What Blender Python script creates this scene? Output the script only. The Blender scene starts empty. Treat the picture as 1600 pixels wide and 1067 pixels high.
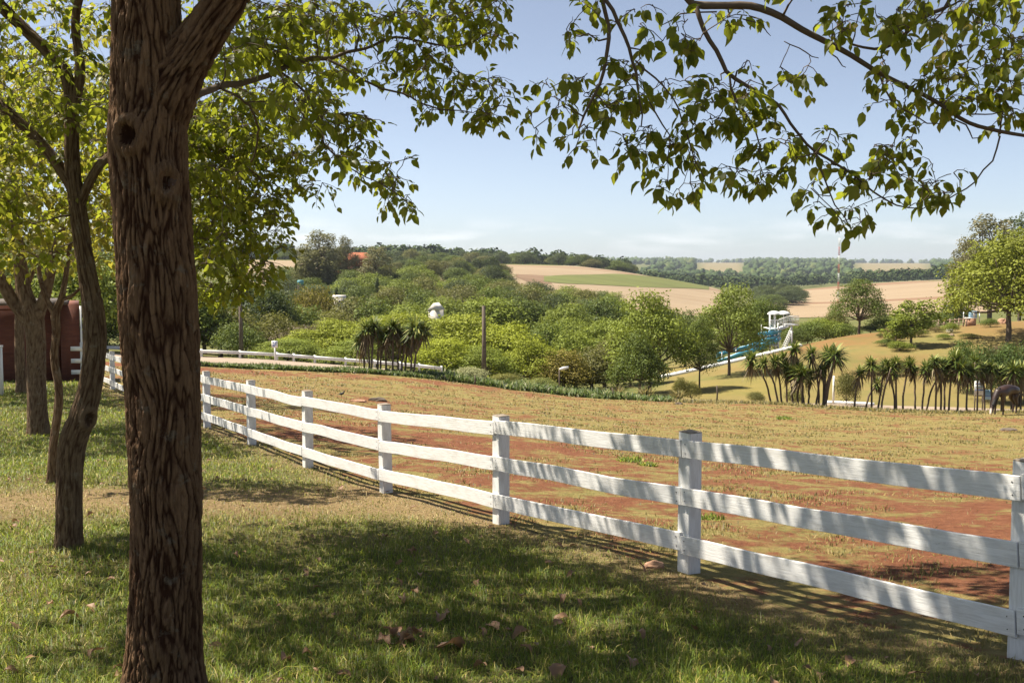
import bpy, bmesh, math, random
import numpy as np
from mathutils import Vector, Matrix, Quaternion, noise as mnoise

random.seed(7)
RNG = np.random.default_rng(7)
scene = bpy.context.scene
COL = scene.collection

# ------------------------------------------------------------------ camera, sky, sun, exposure
TANP = 0.0740625
PITCH = math.atan(TANP)
CP, SP = math.cos(PITCH), math.sin(PITCH)
F_PX = 1600.0
cam_d = bpy.data.cameras.new('camera')
cam_d.sensor_width = 36.0
cam_d.lens = 36.0 * F_PX / 1600.0
cam_d.clip_start = 0.05
cam_d.clip_end = 30000
cam = bpy.data.objects.new('camera', cam_d)
COL.objects.link(cam)
cam.location = (0, 0, 0)
cam.rotation_euler = (math.pi / 2 - PITCH, 0, 0)
scene.camera = cam

SUN_EL = math.radians(58)
sh = Vector((-0.95, 0.31, 0)).normalized()
SUN = Vector((sh.x * math.cos(SUN_EL), sh.y * math.cos(SUN_EL), math.sin(SUN_EL)))
world = bpy.data.worlds.new('World')
scene.world = world
world.use_nodes = True
wt = world.node_tree
wt.nodes.clear()
w_out = wt.nodes.new('ShaderNodeOutputWorld')
w_bg = wt.nodes.new('ShaderNodeBackground')
w_sky = wt.nodes.new('ShaderNodeTexSky')
w_sky.sky_type = 'NISHITA'
w_sky.sun_disc = False
w_sky.sun_elevation = SUN_EL
w_sky.sun_rotation = math.atan2(SUN.x, SUN.y)
w_sky.altitude = 100
w_sky.air_density = 0.62
w_sky.dust_density = 0.65
w_sky.ozone_density = 1.0
w_bg.inputs['Strength'].default_value = 0.075
# thin cumulus far off, low over the horizon
w_tc = wt.nodes.new('ShaderNodeTexCoord')
w_map = wt.nodes.new('ShaderNodeMapping')
w_map.inputs['Scale'].default_value = (11, 11, 60)
w_no = wt.nodes.new('ShaderNodeTexNoise')
w_no.inputs['Scale'].default_value = 1.0
w_no.inputs['Detail'].default_value = 6
w_rmp = wt.nodes.new('ShaderNodeMapRange')
w_rmp.inputs[1].default_value = 0.50
w_rmp.inputs[2].default_value = 0.72
w_sep = wt.nodes.new('ShaderNodeSeparateXYZ')
w_lo = wt.nodes.new('ShaderNodeMapRange')
w_lo.inputs[1].default_value = 0.008; w_lo.inputs[2].default_value = 0.020
w_hi = wt.nodes.new('ShaderNodeMapRange')
w_hi.inputs[1].default_value = 0.050; w_hi.inputs[2].default_value = 0.026
w_m1 = wt.nodes.new('ShaderNodeMath'); w_m1.operation = 'MULTIPLY'
w_m2 = wt.nodes.new('ShaderNodeMath'); w_m2.operation = 'MULTIPLY'
w_m3 = wt.nodes.new('ShaderNodeMath'); w_m3.operation = 'MULTIPLY'; w_m3.inputs[1].default_value = 0.45
w_mix = wt.nodes.new('ShaderNodeMix'); w_mix.data_type = 'RGBA'
w_mix.inputs[7].default_value = (8.6, 8.5, 8.6, 1)
L = wt.links.new
L(w_tc.outputs['Generated'], w_map.inputs['Vector'])
L(w_map.outputs[0], w_no.inputs['Vector'])
L(w_no.outputs['Fac'], w_rmp.inputs[0])
L(w_tc.outputs['Generated'], w_sep.inputs[0])
L(w_sep.outputs['Z'], w_lo.inputs[0]); L(w_sep.outputs['Z'], w_hi.inputs[0])
L(w_lo.outputs[0], w_m1.inputs[0]); L(w_hi.outputs[0], w_m1.inputs[1])
L(w_m1.outputs[0], w_m2.inputs[0]); L(w_rmp.outputs[0], w_m2.inputs[1])
L(w_m2.outputs[0], w_m3.inputs[0]); L(w_m3.outputs[0], w_mix.inputs[0])
w_hs = wt.nodes.new('ShaderNodeHueSaturation'); w_hs.inputs['Saturation'].default_value = 0.72; w_hs.inputs['Value'].default_value = 1.0
L(w_sky.outputs[0], w_hs.inputs['Color'])
L(w_hs.outputs[0], w_mix.inputs[6])
L(w_mix.outputs[2], w_bg.inputs['Color'])
L(w_bg.outputs[0], w_out.inputs['Surface'])

sun_d = bpy.data.lights.new('sun', 'SUN')
sun_d.energy = 5.0
sun_d.angle = math.radians(0.53)
sun_d.color = (1.0, 0.92, 0.78)
sun = bpy.data.objects.new('sun', sun_d)
COL.objects.link(sun)
sun.rotation_euler = SUN.to_track_quat('Z', 'Y').to_euler()

scene.view_settings.view_transform = 'Standard'
scene.view_settings.look = 'None'
scene.view_settings.gamma = 1
scene.view_settings.exposure = 1.1
scene.view_settings.use_curve_mapping = False
scene.cycles.max_bounces = 4
scene.cycles.diffuse_bounces = 2
scene.cycles.transparent_max_bounces = 4
scene.cycles.volume_bounces = 0

# ------------------------------------------------------------------ projection helpers (pixels of the 1600x1067 photograph)
def ray(px, py):
    a = (px - 800.0) / F_PX
    b = (533.5 - py) / F_PX
    y = CP + b * SP
    z = -SP + b * CP
    return a / y, z / y                     # X/Y and Z/Y
def P(px, py, d):
    u, s = ray(px, py)
    return Vector((u * d, d, s * d))
def proj(X, Y, Z):
    f = Y * CP - Z * SP
    up = Y * SP + Z * CP
    return 800 + F_PX * X / f, 533.5 - F_PX * up / f
def smooth(a, b, x):
    t = np.clip((np.asarray(x, float) - a) / (b - a), 0, 1)
    return t * t * (3 - 2 * t)

# ------------------------------------------------------------------ terrain height field
ctrl = []
def row(d, pts):
    for px, py in pts:
        ctrl.append((px, py, d))
for px, py, d in [(1588, 1040, 5.4), (1065, 893, 7.82), (773, 818, 10.06), (594, 770, 12.4), (474, 730, 14.7),
                  (387, 695, 17.25), (318, 668, 20), (190, 615, 28.4), (135, 600, 31), (108, 858, 8.4), (60, 678, 19.6),
                  (33, 608, 29), (-400, 640, 22), (-500, 900, 8), (2000, 800, 10), (1600, 760, 16), (1200, 770, 14),
                  (1600, 690, 28), (1200, 695, 25), (2200, 700, 28), (-400, 590, 34)]:
    ctrl.append((px, py, d))
for px in (-600, 100, 800, 1500, 2200):
    Yc = 4.5; z = -1.66 - 0.083 * Yc
    ctrl.append((px, proj(0, Yc, z)[1], Yc))
row(42, [(-600, 585), (0, 582), (400, 596), (800, 630), (1200, 655), (1600, 660), (2200, 675)])
row(51, [(-600, 570), (0, 566), (400, 583), (800, 612), (1200, 632), (1600, 645), (2200, 660)])
row(60, [(-600, 552), (0, 548), (400, 563), (690, 585), (800, 604), (1000, 622), (1200, 630), (1400, 634), (1600, 640), (2200, 655)])
row(75, [(-600, 545), (0, 543), (400, 566), (800, 612), (1000, 612), (1100, 598), (1200, 590), (1400, 575), (1600, 565), (2200, 560)])
row(98, [(-600, 535), (0, 530), (400, 556), (800, 592), (1000, 588), (1100, 570), (1200, 551), (1330, 524), (1480, 513), (1600, 505), (2200, 490)])
row(130, [(-600, 520), (0, 520), (400, 538), (800, 565), (1000, 568), (1200, 562), (1330, 540), (1480, 520), (1600, 508), (2200, 490)])
row(180, [(-600, 480), (0, 480), (400, 500), (800, 525), (1000, 532), (1200, 532), (1400, 522), (1600, 512), (2200, 490)])
row(250, [(-600, 450), (0, 450), (400, 463), (600, 468), (800, 490), (1000, 503), (1200, 505), (1400, 500), (1600, 495), (2200, 480)])
row(350, [(-600, 438), (0, 438), (400, 440), (600, 440), (800, 456), (900, 470), (1000, 482), (1100, 492), (1200, 494), (1400, 491), (1600, 485), (2200, 470)])
row(450, [(-600, 420), (0, 420), (400, 420), (600, 424), (780, 435), (900, 447), (1000, 460), (1100, 476), (1200, 484), (1400, 477), (1600, 468), (2200, 455)])
row(620, [(-600, 407), (0, 406), (400, 406), (600, 409), (780, 414), (900, 416), (1000, 429), (1100, 447), (1200, 466), (1300, 461), (1400, 455), (1480, 450), (1600, 445), (2200, 435)])
row(800, [(-600, 408), (0, 408), (400, 410), (600, 412), (780, 418), (900, 424), (1000, 440), (1100, 452), (1200, 456), (1300, 448), (1400, 441), (1480, 437), (1600, 432), (2200, 425)])
row(1200, [(-600, 416), (0, 416), (400, 418), (800, 426), (1000, 440), (1200, 447), (1400, 442), (1600, 438), (2200, 430)])
row(2300, [(-600, 413), (0, 413), (400, 413), (800, 415), (1000, 417), (1200, 418), (1400, 418), (1600, 419), (2200, 416)])
row(5000, [(-600, 412), (0, 412), (400, 412), (800, 411.5), (1200, 411), (1600, 413), (2200, 413)])
row(9000, [(-600, 412), (0, 412), (800, 412), (1600, 412.5), (2200, 412)])
KU, KV = 2.2, 1.3
_c = np.array([(ray(a, b)[0] * KU, math.log(d) * KV, ray(a, b)[1]) for a, b, d in ctrl])
def _tps(r2):
    return 0.5 * r2 * np.log(r2 + 1e-9)
_n = len(_c)
_K = _tps((_c[:, None, 0] - _c[None, :, 0]) ** 2 + (_c[:, None, 1] - _c[None, :, 1]) ** 2) + np.eye(_n) * 2e-3
_Pm = np.c_[np.ones(_n), _c[:, :2]]
_A = np.block([[_K, _Pm], [_Pm.T, np.zeros((3, 3))]])
_w = np.linalg.solve(_A, np.r_[_c[:, 2], np.zeros(3)])
def T(X, Y):
    X = np.atleast_1d(np.asarray(X, float)); Y = np.atleast_1d(np.asarray(Y, float))
    shp = X.shape
    X = X.ravel(); Y = Y.ravel()
    out = np.empty_like(X)
    for i in range(0, len(X), 20000):
        x = X[i:i + 20000]; y = Y[i:i + 20000]
        r = np.hypot(x, y) + 1e-6
        d = np.maximum(y, 0.6 * r)
        de = np.maximum(d, 3.5)
        u = np.clip(x / de, -1.35, 1.35) * KU
        v = np.log(de) * KV
        k = _tps((u[:, None] - _c[None, :, 0]) ** 2 + (v[:, None] - _c[None, :, 1]) ** 2)
        s = k @ _w[:_n] + _w[_n] + _w[_n + 1] * u + _w[_n + 2] * v
        plane = -1.66 - 0.083 * y
        wgt = smooth(3.6, 6.5, d)
        out[i:i + 20000] = wgt * s * d + (1 - wgt) * plane
    return out.reshape(shp)
def T1(x, y):
    return float(T(x, y)[0])
def base(px, d):
    """ground point in the column px at depth d"""
    py = 500
    for _ in range(5):
        u = ray(px, py)[0]
        z = T1(u * d, d)
        py = proj(u * d, d, z)[1]
    return Vector((u * d, d, z))
def hit(px, py, d0, d1):
    """depth at which the view ray of a pixel meets the ground, between d0 and d1"""
    u, s = ray(px, py)
    ds = np.exp(np.linspace(math.log(d0), math.log(d1), 300))
    e = np.abs(T(u * ds, ds) / ds - s)
    return float(ds[np.argmin(e)])

# ------------------------------------------------------------------ mesh and object helpers
def mesh_np(name, V, faces, mat=None, smooth_shade=False, attrs=None):
    """V (n,3); faces: list of (m,k) int arrays"""
    V = np.asarray(V, np.float32)
    me = bpy.data.meshes.new(name)
    faces = [np.asarray(f, np.int32) for f in faces if len(f)]
    loops = np.concatenate([f.ravel() for f in faces])
    totals = np.concatenate([np.full(len(f), f.shape[1], np.int32) for f in faces])
    starts = np.r_[0, np.cumsum(totals)[:-1]].astype(np.int32)
    me.vertices.add(len(V)); me.vertices.foreach_set('co', V.ravel())
    me.loops.add(len(loops)); me.loops.foreach_set('vertex_index', loops)
    me.polygons.add(len(totals)); me.polygons.foreach_set('loop_start', starts)
    try:
        me.polygons.foreach_set('loop_total', totals)
    except Exception:
        pass
    if smooth_shade:
        me.polygons.foreach_set('use_smooth', np.ones(len(totals), bool))
    me.update(calc_edges=True)
    me.validate()
    if attrs:
        for k, a in attrs.items():
            a = np.asarray(a, np.float32)
            if a.ndim == 1:
                at = me.attributes.new(k, 'FLOAT', 'POINT'); at.data.foreach_set('value', a)
            else:
                at = me.attributes.new(k, 'FLOAT_COLOR', 'POINT')
                if a.shape[1] == 3:
                    a = np.c_[a, np.ones(len(a), np.float32)]
                at.data.foreach_set('color', a.astype(np.float32).ravel())
    if mat is not None:
        me.materials.append(mat)
    return me
def obj(name, me, parent=None, loc=None, rot=None, scale=None):
    o = bpy.data.objects.new(name, me)
    COL.objects.link(o)
    if parent is not None:
        o.parent = parent
    if loc is not None: o.location = loc
    if rot is not None: o.rotation_euler = rot
    if scale is not None: o.scale = scale
    return o
def tag(o, label, cat, group=None):
    o['label'] = label; o['category'] = cat
    if group: o['group'] = group
    return o
def thing(name, label, cat, loc=(0, 0, 0), rotz=0, group=None):
    o = obj(name, None, None, loc, (0, 0, rotz))
    o.empty_display_size = 0.2
    return tag(o, label, cat, group)
def struct(o):
    o['kind'] = 'structure'; return o
def stuff(o, label=None, cat=None):
    o['kind'] = 'stuff'
    if label: o['label'] = label; o['category'] = cat
    return o

class MB:
    """collects shapes for one mesh"""
    def __init__(s): s.V = []; s.F = {3: [], 4: []}; s.n = 0; s.A = []
    def add(s, V, F, a=None):
        V = np.asarray(V, float)
        for f in F:
            f = np.asarray(f, int)
            if len(f): s.F[f.shape[1]].append(f + s.n)
        s.V.append(V); s.n += len(V)
        if a is not None: s.A.append(np.asarray(a, float))
        return s
    def box(s, c, size, rz=0, M=None):
        x, y, z = [k / 2 for k in size]
        v = np.array([(-x, -y, -z), (x, -y, -z), (x, y, -z), (-x, y, -z), (-x, -y, z), (x, -y, z), (x, y, z), (-x, y, z)])
        if M is not None: v = v @ np.array(M).T
        if rz:
            ca, sa = math.cos(rz), math.sin(rz)
            v = v @ np.array([[ca, sa, 0], [-sa, ca, 0], [0, 0, 1]])
        return s.add(v + np.array(c), [[(0, 3, 2, 1), (4, 5, 6, 7), (0, 1, 5, 4), (1, 2, 6, 5), (2, 3, 7, 6), (3, 0, 4, 7)]])
    def tube(s, pts, radii, sides=8, cap=True):
        V, F = tube(pts, radii, sides, cap)
        return s.add(V, F)
    def bar(s, a, b, r, sides=6): return s.tube([a, b], [r, r], sides)
    def mesh(s, name, mat, smooth_shade=False):
        return mesh_np(name, np.concatenate(s.V), [np.concatenate(s.F[k]) for k in (3, 4) if s.F[k]], mat, smooth_shade)
    def build(s, name, mat, parent=None, smooth_shade=False, loc=None):
        return obj(name, s.mesh(name, mat, smooth_shade), parent, loc)

def frames(pts):
    pts = np.asarray(pts, float)
    t = np.gradient(pts, axis=0)
    t /= np.linalg.norm(t, axis=1)[:, None] + 1e-12
    ref = np.array([1.0, 0, 0]) if abs(t[0][0]) < 0.8 else np.array([0, 1.0, 0])
    n = np.zeros_like(pts)
    v = ref - t[0] * ref.dot(t[0]); n[0] = v / np.linalg.norm(v)
    for i in range(1, len(pts)):
        v = n[i - 1] - t[i] * n[i - 1].dot(t[i])
        n[i] = v / (np.linalg.norm(v) + 1e-12)
    return t, n, np.cross(t, n)
def tube(pts, radii, sides=8, cap=True):
    pts = np.asarray(pts, float); radii = np.asarray(radii, float)
    t, n, b = frames(pts)
    a = np.arange(sides) * 2 * math.pi / sides
    V = pts[:, None, :] + radii[:, None, None] * (np.cos(a)[None, :, None] * n[:, None, :] + np.sin(a)[None, :, None] * b[:, None, :])
    m = len(pts)
    i = np.arange(m - 1)[:, None] * sides; j = np.arange(sides)[None, :]; k = (j + 1) % sides
    q = np.stack([i + j, i + k, i + sides + k, i + sides + j], -1).reshape(-1, 4)
    V = V.reshape(-1, 3); F = [q]
    if cap:
        V = np.r_[V, pts[-1:], pts[:1]]
        top = len(V) - 2; e = (m - 1) * sides
        jj = np.arange(sides); kk = (jj + 1) % sides
        F.append(np.c_[e + jj, e + kk, np.full(sides, top)])
        F.append(np.c_[kk, jj, np.full(sides, top + 1)])
    return V, F
def catmull(pts, n):
    """smooth resample of rows (any columns), n samples"""
    p = np.asarray(pts, float)
    q = np.r_[[2 * p[0] - p[1]], p, [2 * p[-1] - p[-2]]]
    seg = np.linalg.norm(np.diff(p[:, :3], axis=0), axis=1)
    cum = np.r_[0, np.cumsum(seg)]
    out = []
    for s in np.linspace(0, cum[-1], n):
        i = min(np.searchsorted(cum, s, side='right') - 1, len(p) - 2)
        t = (s - cum[i]) / (seg[i] + 1e-9)
        p0, p1, p2, p3 = q[i], q[i + 1], q[i + 2], q[i + 3]
        out.append(0.5 * (2 * p1 + (p2 - p0) * t + (2 * p0 - 5 * p1 + 4 * p2 - p3) * t * t + (3 * p1 - p0 - 3 * p2 + p3) * t ** 3))
    return np.array(out)

# ------------------------------------------------------------------ materials
class NT:
    def __init__(s, name):
        s.m = bpy.data.materials.new(name); s.m.use_nodes = True
        s.t = s.m.node_tree; s.b = s.t.nodes['Principled BSDF']; s.o = s.t.nodes['Material Output']
    def n(s, typ, **kw):
        x = s.t.nodes.new('ShaderNode' + typ)
        for k, v in kw.items(): setattr(x, k, v)
        return x
    def l(s, a, b): s.t.links.new(a, b)
    def set(s, **kw):
        for k, v in kw.items(): s.b.inputs[k.replace('_', ' ')].default_value = v
        return s
    def coord(s, scale=(1, 1, 1), which='Object'):
        c = s.n('TexCoord'); m = s.n('Mapping'); m.inputs['Scale'].default_value = scale
        s.l(c.outputs[which], m.inputs['Vector']); return m.outputs[0]
    def noise(s, vec, scale, detail=4, rough=0.55, lo=0.35, hi=0.65):
        x = s.n('TexNoise'); x.inputs['Scale'].default_value = scale; x.inputs['Detail'].default_value = detail
        x.inputs['Roughness'].default_value = rough
        s.l(vec, x.inputs['Vector'])
        r = s.n('MapRange'); r.inputs[1].default_value = lo; r.inputs[2].default_value = hi
        s.l(x.outputs['Fac'], r.inputs[0]); return r.outputs[0]
    def mix(s, f, a, b, blend='MIX'):
        x = s.n('Mix', data_type='RGBA', blend_type=blend)
        for v, k in ((f, 0), (a, 6), (b, 7)):
            if isinstance(v, (int, float)): x.inputs[k].default_value = v
            elif isinstance(v, (tuple, list)): x.inputs[k].default_value = tuple(v) + ((1,) if len(v) == 3 else ())
            else: s.l(v, x.inputs[k])
        return x.outputs[2]
    def math(s, op, a, b=None):
        x = s.n('Math', operation=op)
        for v, k in ((a, 0), (b, 1)):
            if v is None: continue
            if isinstance(v, (int, float)): x.inputs[k].default_value = v
            else: s.l(v, x.inputs[k])
        return x.outputs[0]
    def base(s, c): s.l(c, s.b.inputs['Base Color']) if not isinstance(c, tuple) else s.set(Base_Color=c + (1,)); return s
    def bump(s, h, strength, dist=0.02):
        x = s.n('Bump'); x.inputs['Strength'].default_value = strength; x.inputs['Distance'].default_value = dist
        s.l(h, x.inputs['Height']); s.l(x.outputs[0], s.b.inputs['Normal']); return s
    def attr(s, name, out='Fac'):
        x = s.n('Attribute'); x.attribute_name = name; return x.outputs[out]
    def island(s): return s.n('NewGeometry').outputs['Random Per Island']
    def translucent(s, col, f):
        """mix the principled shader with a translucent one"""
        tr = s.n('BsdfTranslucent'); mx = s.n('MixShader')
        if isinstance(col, tuple): tr.inputs['Color'].default_value = col + (1,)
        else: s.l(col, tr.inputs['Color'])
        mx.inputs[0].default_value = f
        s.l(s.b.outputs[0], mx.inputs[1]); s.l(tr.outputs[0], mx.inputs[2]); s.l(mx.outputs[0], s.o.inputs['Surface'])
        return s

def simple(name, col, rough=0.6, metal=0.0, var=0.15, scale=6):
    m = NT(name); m.set(Roughness=rough, Metallic=metal)
    v = m.coord()
    f = m.noise(v, scale, 5, 0.6, 0.3, 0.7)
    m.base(m.mix(f, tuple(c * (1 - var) for c in col), tuple(min(1, c * (1 + var)) for c in col)))
    return m.m
def ramp3(m, f, cols):
    r = m.n('ValToRGB'); e = r.color_ramp.elements
    while len(e) < len(cols): e.new(0.5)
    for i, (p, c) in enumerate(cols):
        e[i].position = p; e[i].color = tuple(c) + (1,)
    m.l(f, r.inputs[0]); return r.outputs[0]

def leaf_mat(name, cols, tcol, tf=0.4, rough=0.45):
    m = NT(name); m.set(Roughness=rough)
    m.b.inputs['Specular IOR Level'].default_value = 0.35
    isl = m.island()
    c = ramp3(m, isl, cols)
    m.base(c)
    t = m.mix(0.65, c, tcol)
    m.translucent(t, tf); return m.m
M_LEAF = leaf_mat('broad_leaf', [(0.0, (0.035, 0.058, 0.012)), (0.4, (0.065, 0.095, 0.016)), (0.75, (0.115, 0.14, 0.022)), (0.93, (0.19, 0.18, 0.03)), (1.0, (0.26, 0.19, 0.04))], (0.46, 0.50, 0.035), 0.6)
M_LEAF_Y = leaf_mat('yellowing_leaf', [(0.0, (0.06, 0.088, 0.015)), (0.4, (0.11, 0.135, 0.02)), (0.8, (0.19, 0.185, 0.028)), (1.0, (0.28, 0.22, 0.045))], (0.52, 0.47, 0.05), 0.5)
def far_leaf():
    m = NT('far_foliage'); m.set(Roughness=0.6)
    m.b.inputs['Specular IOR Level'].default_value = 0.2
    oi = m.n('ObjectInfo')
    isl = m.island()
    br = m.n('MapRange'); br.inputs[3].default_value = 0.62; br.inputs[4].default_value = 1.4
    m.l(isl, br.inputs[0])
    x = m.n('VectorMath', operation='SCALE'); m.l(oi.outputs['Color'], x.inputs[0]); m.l(br.outputs[0], x.inputs['Scale'])
    m.base(x.outputs[0])
    t = m.mix(0.4, x.outputs[0], (0.28, 0.30, 0.03))
    m.translucent(t, 0.28); return m.m
M_FAR = far_leaf()

def bark_mat(name, ridge, crack, lichen=(0.34, 0.29, 0.21)):
    m = NT(name); m.set(Roughness=0.9)
    m.b.inputs['Specular IOR Level'].default_value = 0.15
    v = m.coord((1, 1, 0.35)); v2 = m.coord()
    f = m.noise(v, 30, 6, 0.65, 0.3, 0.7)
    c1 = m.mix(f, tuple(k * 0.6 for k in ridge), ridge)
    ckr = m.n('MapRange'); ckr.inputs[1].default_value = 0.18; ckr.inputs[2].default_value = 0.75; m.l(m.attr('crack'), ckr.inputs[0]); ck = ckr.outputs[0]
    c2 = m.mix(ck, c1, crack)
    vs = m.coord((1, 1, 0.10))
    st = m.noise(vs, 55, 8, 0.8, 0.36, 0.62)
    c2 = m.mix(m.math('MULTIPLY', m.math('SUBTRACT', 1.0, st), 0.5), c2, crack)
    lf = m.noise(v2, 9, 6, 0.7, 0.58, 0.7)
    lf = m.math('MULTIPLY', lf, 0.75)
    m.base(m.mix(lf, c2, lichen))
    m.bump(m.math('ADD', st, m.math('MULTIPLY', m.noise(v, 110, 6, 0.75, 0.2, 0.8), 0.6)), 1.0, 0.014)
    return m.m
M_BARK = bark_mat('rough_bark', (0.46, 0.275, 0.15), (0.085, 0.036, 0.018))
M_BARK2 = bark_mat('grey_brown_bark', (0.36, 0.25, 0.15), (0.11, 0.062, 0.036))
M_TWIG = simple('twig_bark', (0.11, 0.075, 0.048), 0.85)
M_FTRUNK = simple('far_trunk_bark', (0.13, 0.095, 0.07), 0.9)
M_WOUND = simple('old_wood_wound', (0.07, 0.04, 0.025), 0.9, var=0.4, scale=30)
M_CALLUS = simple('callus_bark', (0.20, 0.125, 0.08), 0.85, var=0.35, scale=25)

def paint_mat():
    m = NT('weathered_white_paint'); m.set(Roughness=0.55)
    v = m.coord((1.2, 14, 14)); v2 = m.coord((2.0, 5, 5)); v3 = m.coord((3, 30, 30)); v4 = m.coord()
    grain = m.noise(v, 6, 6, 0.65, 0.42, 0.75)
    dirt = m.noise(v2, 2.2, 5, 0.6, 0.5, 0.8)
    c = m.mix(m.math('MULTIPLY', grain, 0.55), (0.77, 0.76, 0.74), (0.47, 0.45, 0.42))
    c = m.mix(m.math('MULTIPLY', dirt, 0.5), c, (0.42, 0.39, 0.34))
    flake = m.noise(v3, 2.4, 5, 0.78, 0.64, 0.68)
    patch = m.noise(v4, 1.3, 4, 0.6, 0.47, 0.6)
    c = m.mix(m.math('MULTIPLY', flake, patch), c, (0.10, 0.085, 0.07))
    m.base(c)
    m.bump(m.math('ADD', grain, flake), 0.35, -0.003)
    return m.m
M_PAINT = paint_mat()
M_POSTTOP = simple('bare_post_top', (0.22, 0.18, 0.14), 0.9, var=0.5, scale=20)

def lawn_mat():
    m = NT('lawn_soil'); m.set(Roughness=0.95)
    m.b.inputs['Specular IOR Level'].default_value = 0.1
    v = m.coord()
    dry = m.attr('dry')
    n1 = m.noise(v, 2.5, 6, 0.65, 0.35, 0.65); n2 = m.noise(v, 25, 5, 0.7, 0.3, 0.7); n3 = m.noise(v, 0.6, 4, 0.6, 0.4, 0.62)
    g = m.mix(n2, (0.045, 0.062, 0.018), (0.11, 0.125, 0.035))
    d = m.mix(n2, (0.16, 0.105, 0.05), (0.34, 0.25, 0.125))
    f = m.math('ADD', m.math('MULTIPLY', n1, 0.30), dry)
    f = m.math('MINIMUM', f, 1.0)
    c = m.mix(f, g, d)
    c = m.mix(m.math('MULTIPLY', n3, 0.3), c, (0.15, 0.085, 0.045))
    m.base(c)
    m.bump(n2, 0.8, 0.03); return m.m
def paddock_mat():
    m = NT('red_paddock_earth'); m.set(Roughness=0.95)
    m.b.inputs['Specular IOR Level'].default_value = 0.1
    v = m.coord()
    bare = m.attr('bare')
    n1 = m.noise(v, 0.5, 8, 0.75, 0.44, 0.56); n2 = m.noise(v, 7, 7, 0.75, 0.3, 0.7); n3 = m.noise(v, 2.6, 7, 0.75, 0.45, 0.56)
    red = m.mix(n2, (0.14, 0.050, 0.026), (0.28, 0.125, 0.065))
    nf = m.noise(v, 24, 6, 0.8, 0.32, 0.68); n6 = m.noise(v, 3.2, 6, 0.75, 0.4, 0.6)
    gr = m.mix(nf, m.mix(n6, (0.115, 0.115, 0.032), (0.20, 0.15, 0.055)), m.mix(n2, (0.27, 0.235, 0.075), (0.43, 0.33, 0.14)))
    na = m.noise(v, 1.5, 8, 0.78, 0.0, 1.0); nb = m.noise(v, 0.35, 4, 0.6, 0.3, 0.7)
    val = m.math('ADD', m.math('ADD', na, m.math('MULTIPLY', bare, 0.17)), m.math('MULTIPLY', m.math('SUBTRACT', nb, 0.5), 0.10))
    rg = m.n('MapRange'); rg.inputs[1].default_value = 0.465; rg.inputs[2].default_value = 0.565; m.l(val, rg.inputs[0])
    k = rg.outputs[0]
    m.base(m.mix(k, gr, red))
    m.bump(n2, 0.8, 0.06); return m.m
def terrain_mat():
    m = NT('hill_ground'); m.set(Roughness=0.95)
    m.b.inputs['Specular IOR Level'].default_value = 0.1
    v = m.coord()
    c = m.attr('ground_colour', 'Color')
    n2 = m.noise(v, 0.8, 7, 0.7, 0.3, 0.7); n1 = m.noise(v, 0.12, 5, 0.6, 0.35, 0.65)
    c = m.mix(m.math('MULTIPLY', n2, 0.55), c, (0.10, 0.12, 0.035))
    c = m.mix(m.math('MULTIPLY', n1, 0.35), c, (0.25, 0.175, 0.068))
    m.base(c); return m.m
def field_mat(name, a, b, stripe, ang=0.3, wl=0.02, redf=0.5):
    m = NT(name); m.set(Roughness=0.95)
    m.b.inputs['Specular IOR Level'].default_value = 0.1
    c = m.n('TexCoord'); mp = m.n('Mapping'); mp.inputs['Rotation'].default_value = (0, 0, ang); mp.inputs['Scale'].default_value = (0.06, 1, 1)
    m.l(c.outputs['Object'], mp.inputs['Vector']); v = mp.outputs[0]
    n1 = m.noise(v, 0.10, 5, 0.6, 0.38, 0.62); n2 = m.noise(v, 0.45, 5, 0.65, 0.3, 0.7); n3 = m.noise(m.coord(), 0.006, 4, 0.6, 0.4, 0.65)
    n4 = m.noise(v, wl, 2, 0.4, 0.60, 0.66)
    k = m.mix(n2, a, b)
    k = m.mix(m.math('MULTIPLY', n1, 0.45), k, stripe)
    k = m.mix(m.math('MULTIPLY', n3, 0.35), k, tuple(x * 0.75 for x in b))
    k = m.mix(m.math('MULTIPLY', n4, redf), k, (0.17, 0.075, 0.04))
    m.base(k); return m.m
M_LAWN, M_PADDOCK, M_TERRAIN = lawn_mat(), paddock_mat(), terrain_mat()
M_STUBBLE = field_mat('stubble_field', (0.255, 0.19, 0.12), (0.35, 0.27, 0.18), (0.22, 0.155, 0.095))
M_STUBBLE2 = field_mat('stubble_field_lines', (0.265, 0.195, 0.12), (0.36, 0.275, 0.18), (0.225, 0.155, 0.095), -0.25, 0.03, 0.6)
M_CROP = field_mat('green_crop', (0.10, 0.125, 0.038), (0.175, 0.18, 0.058), (0.085, 0.085, 0.03), redf=0.1)
M_PLOUGH = field_mat('ploughed_earth', (0.16, 0.10, 0.065), (0.24, 0.16, 0.10), (0.12, 0.08, 0.05), redf=0.3)
def road_mat():
    m = NT('dirt_road'); m.set(Roughness=0.95)
    v = m.coord()
    n = m.noise(v, 1.2, 6, 0.65, 0.3, 0.7)
    m.base(m.mix(n, (0.25, 0.185, 0.13), (0.36, 0.28, 0.21))); return m.m
M_ROAD = road_mat()
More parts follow.
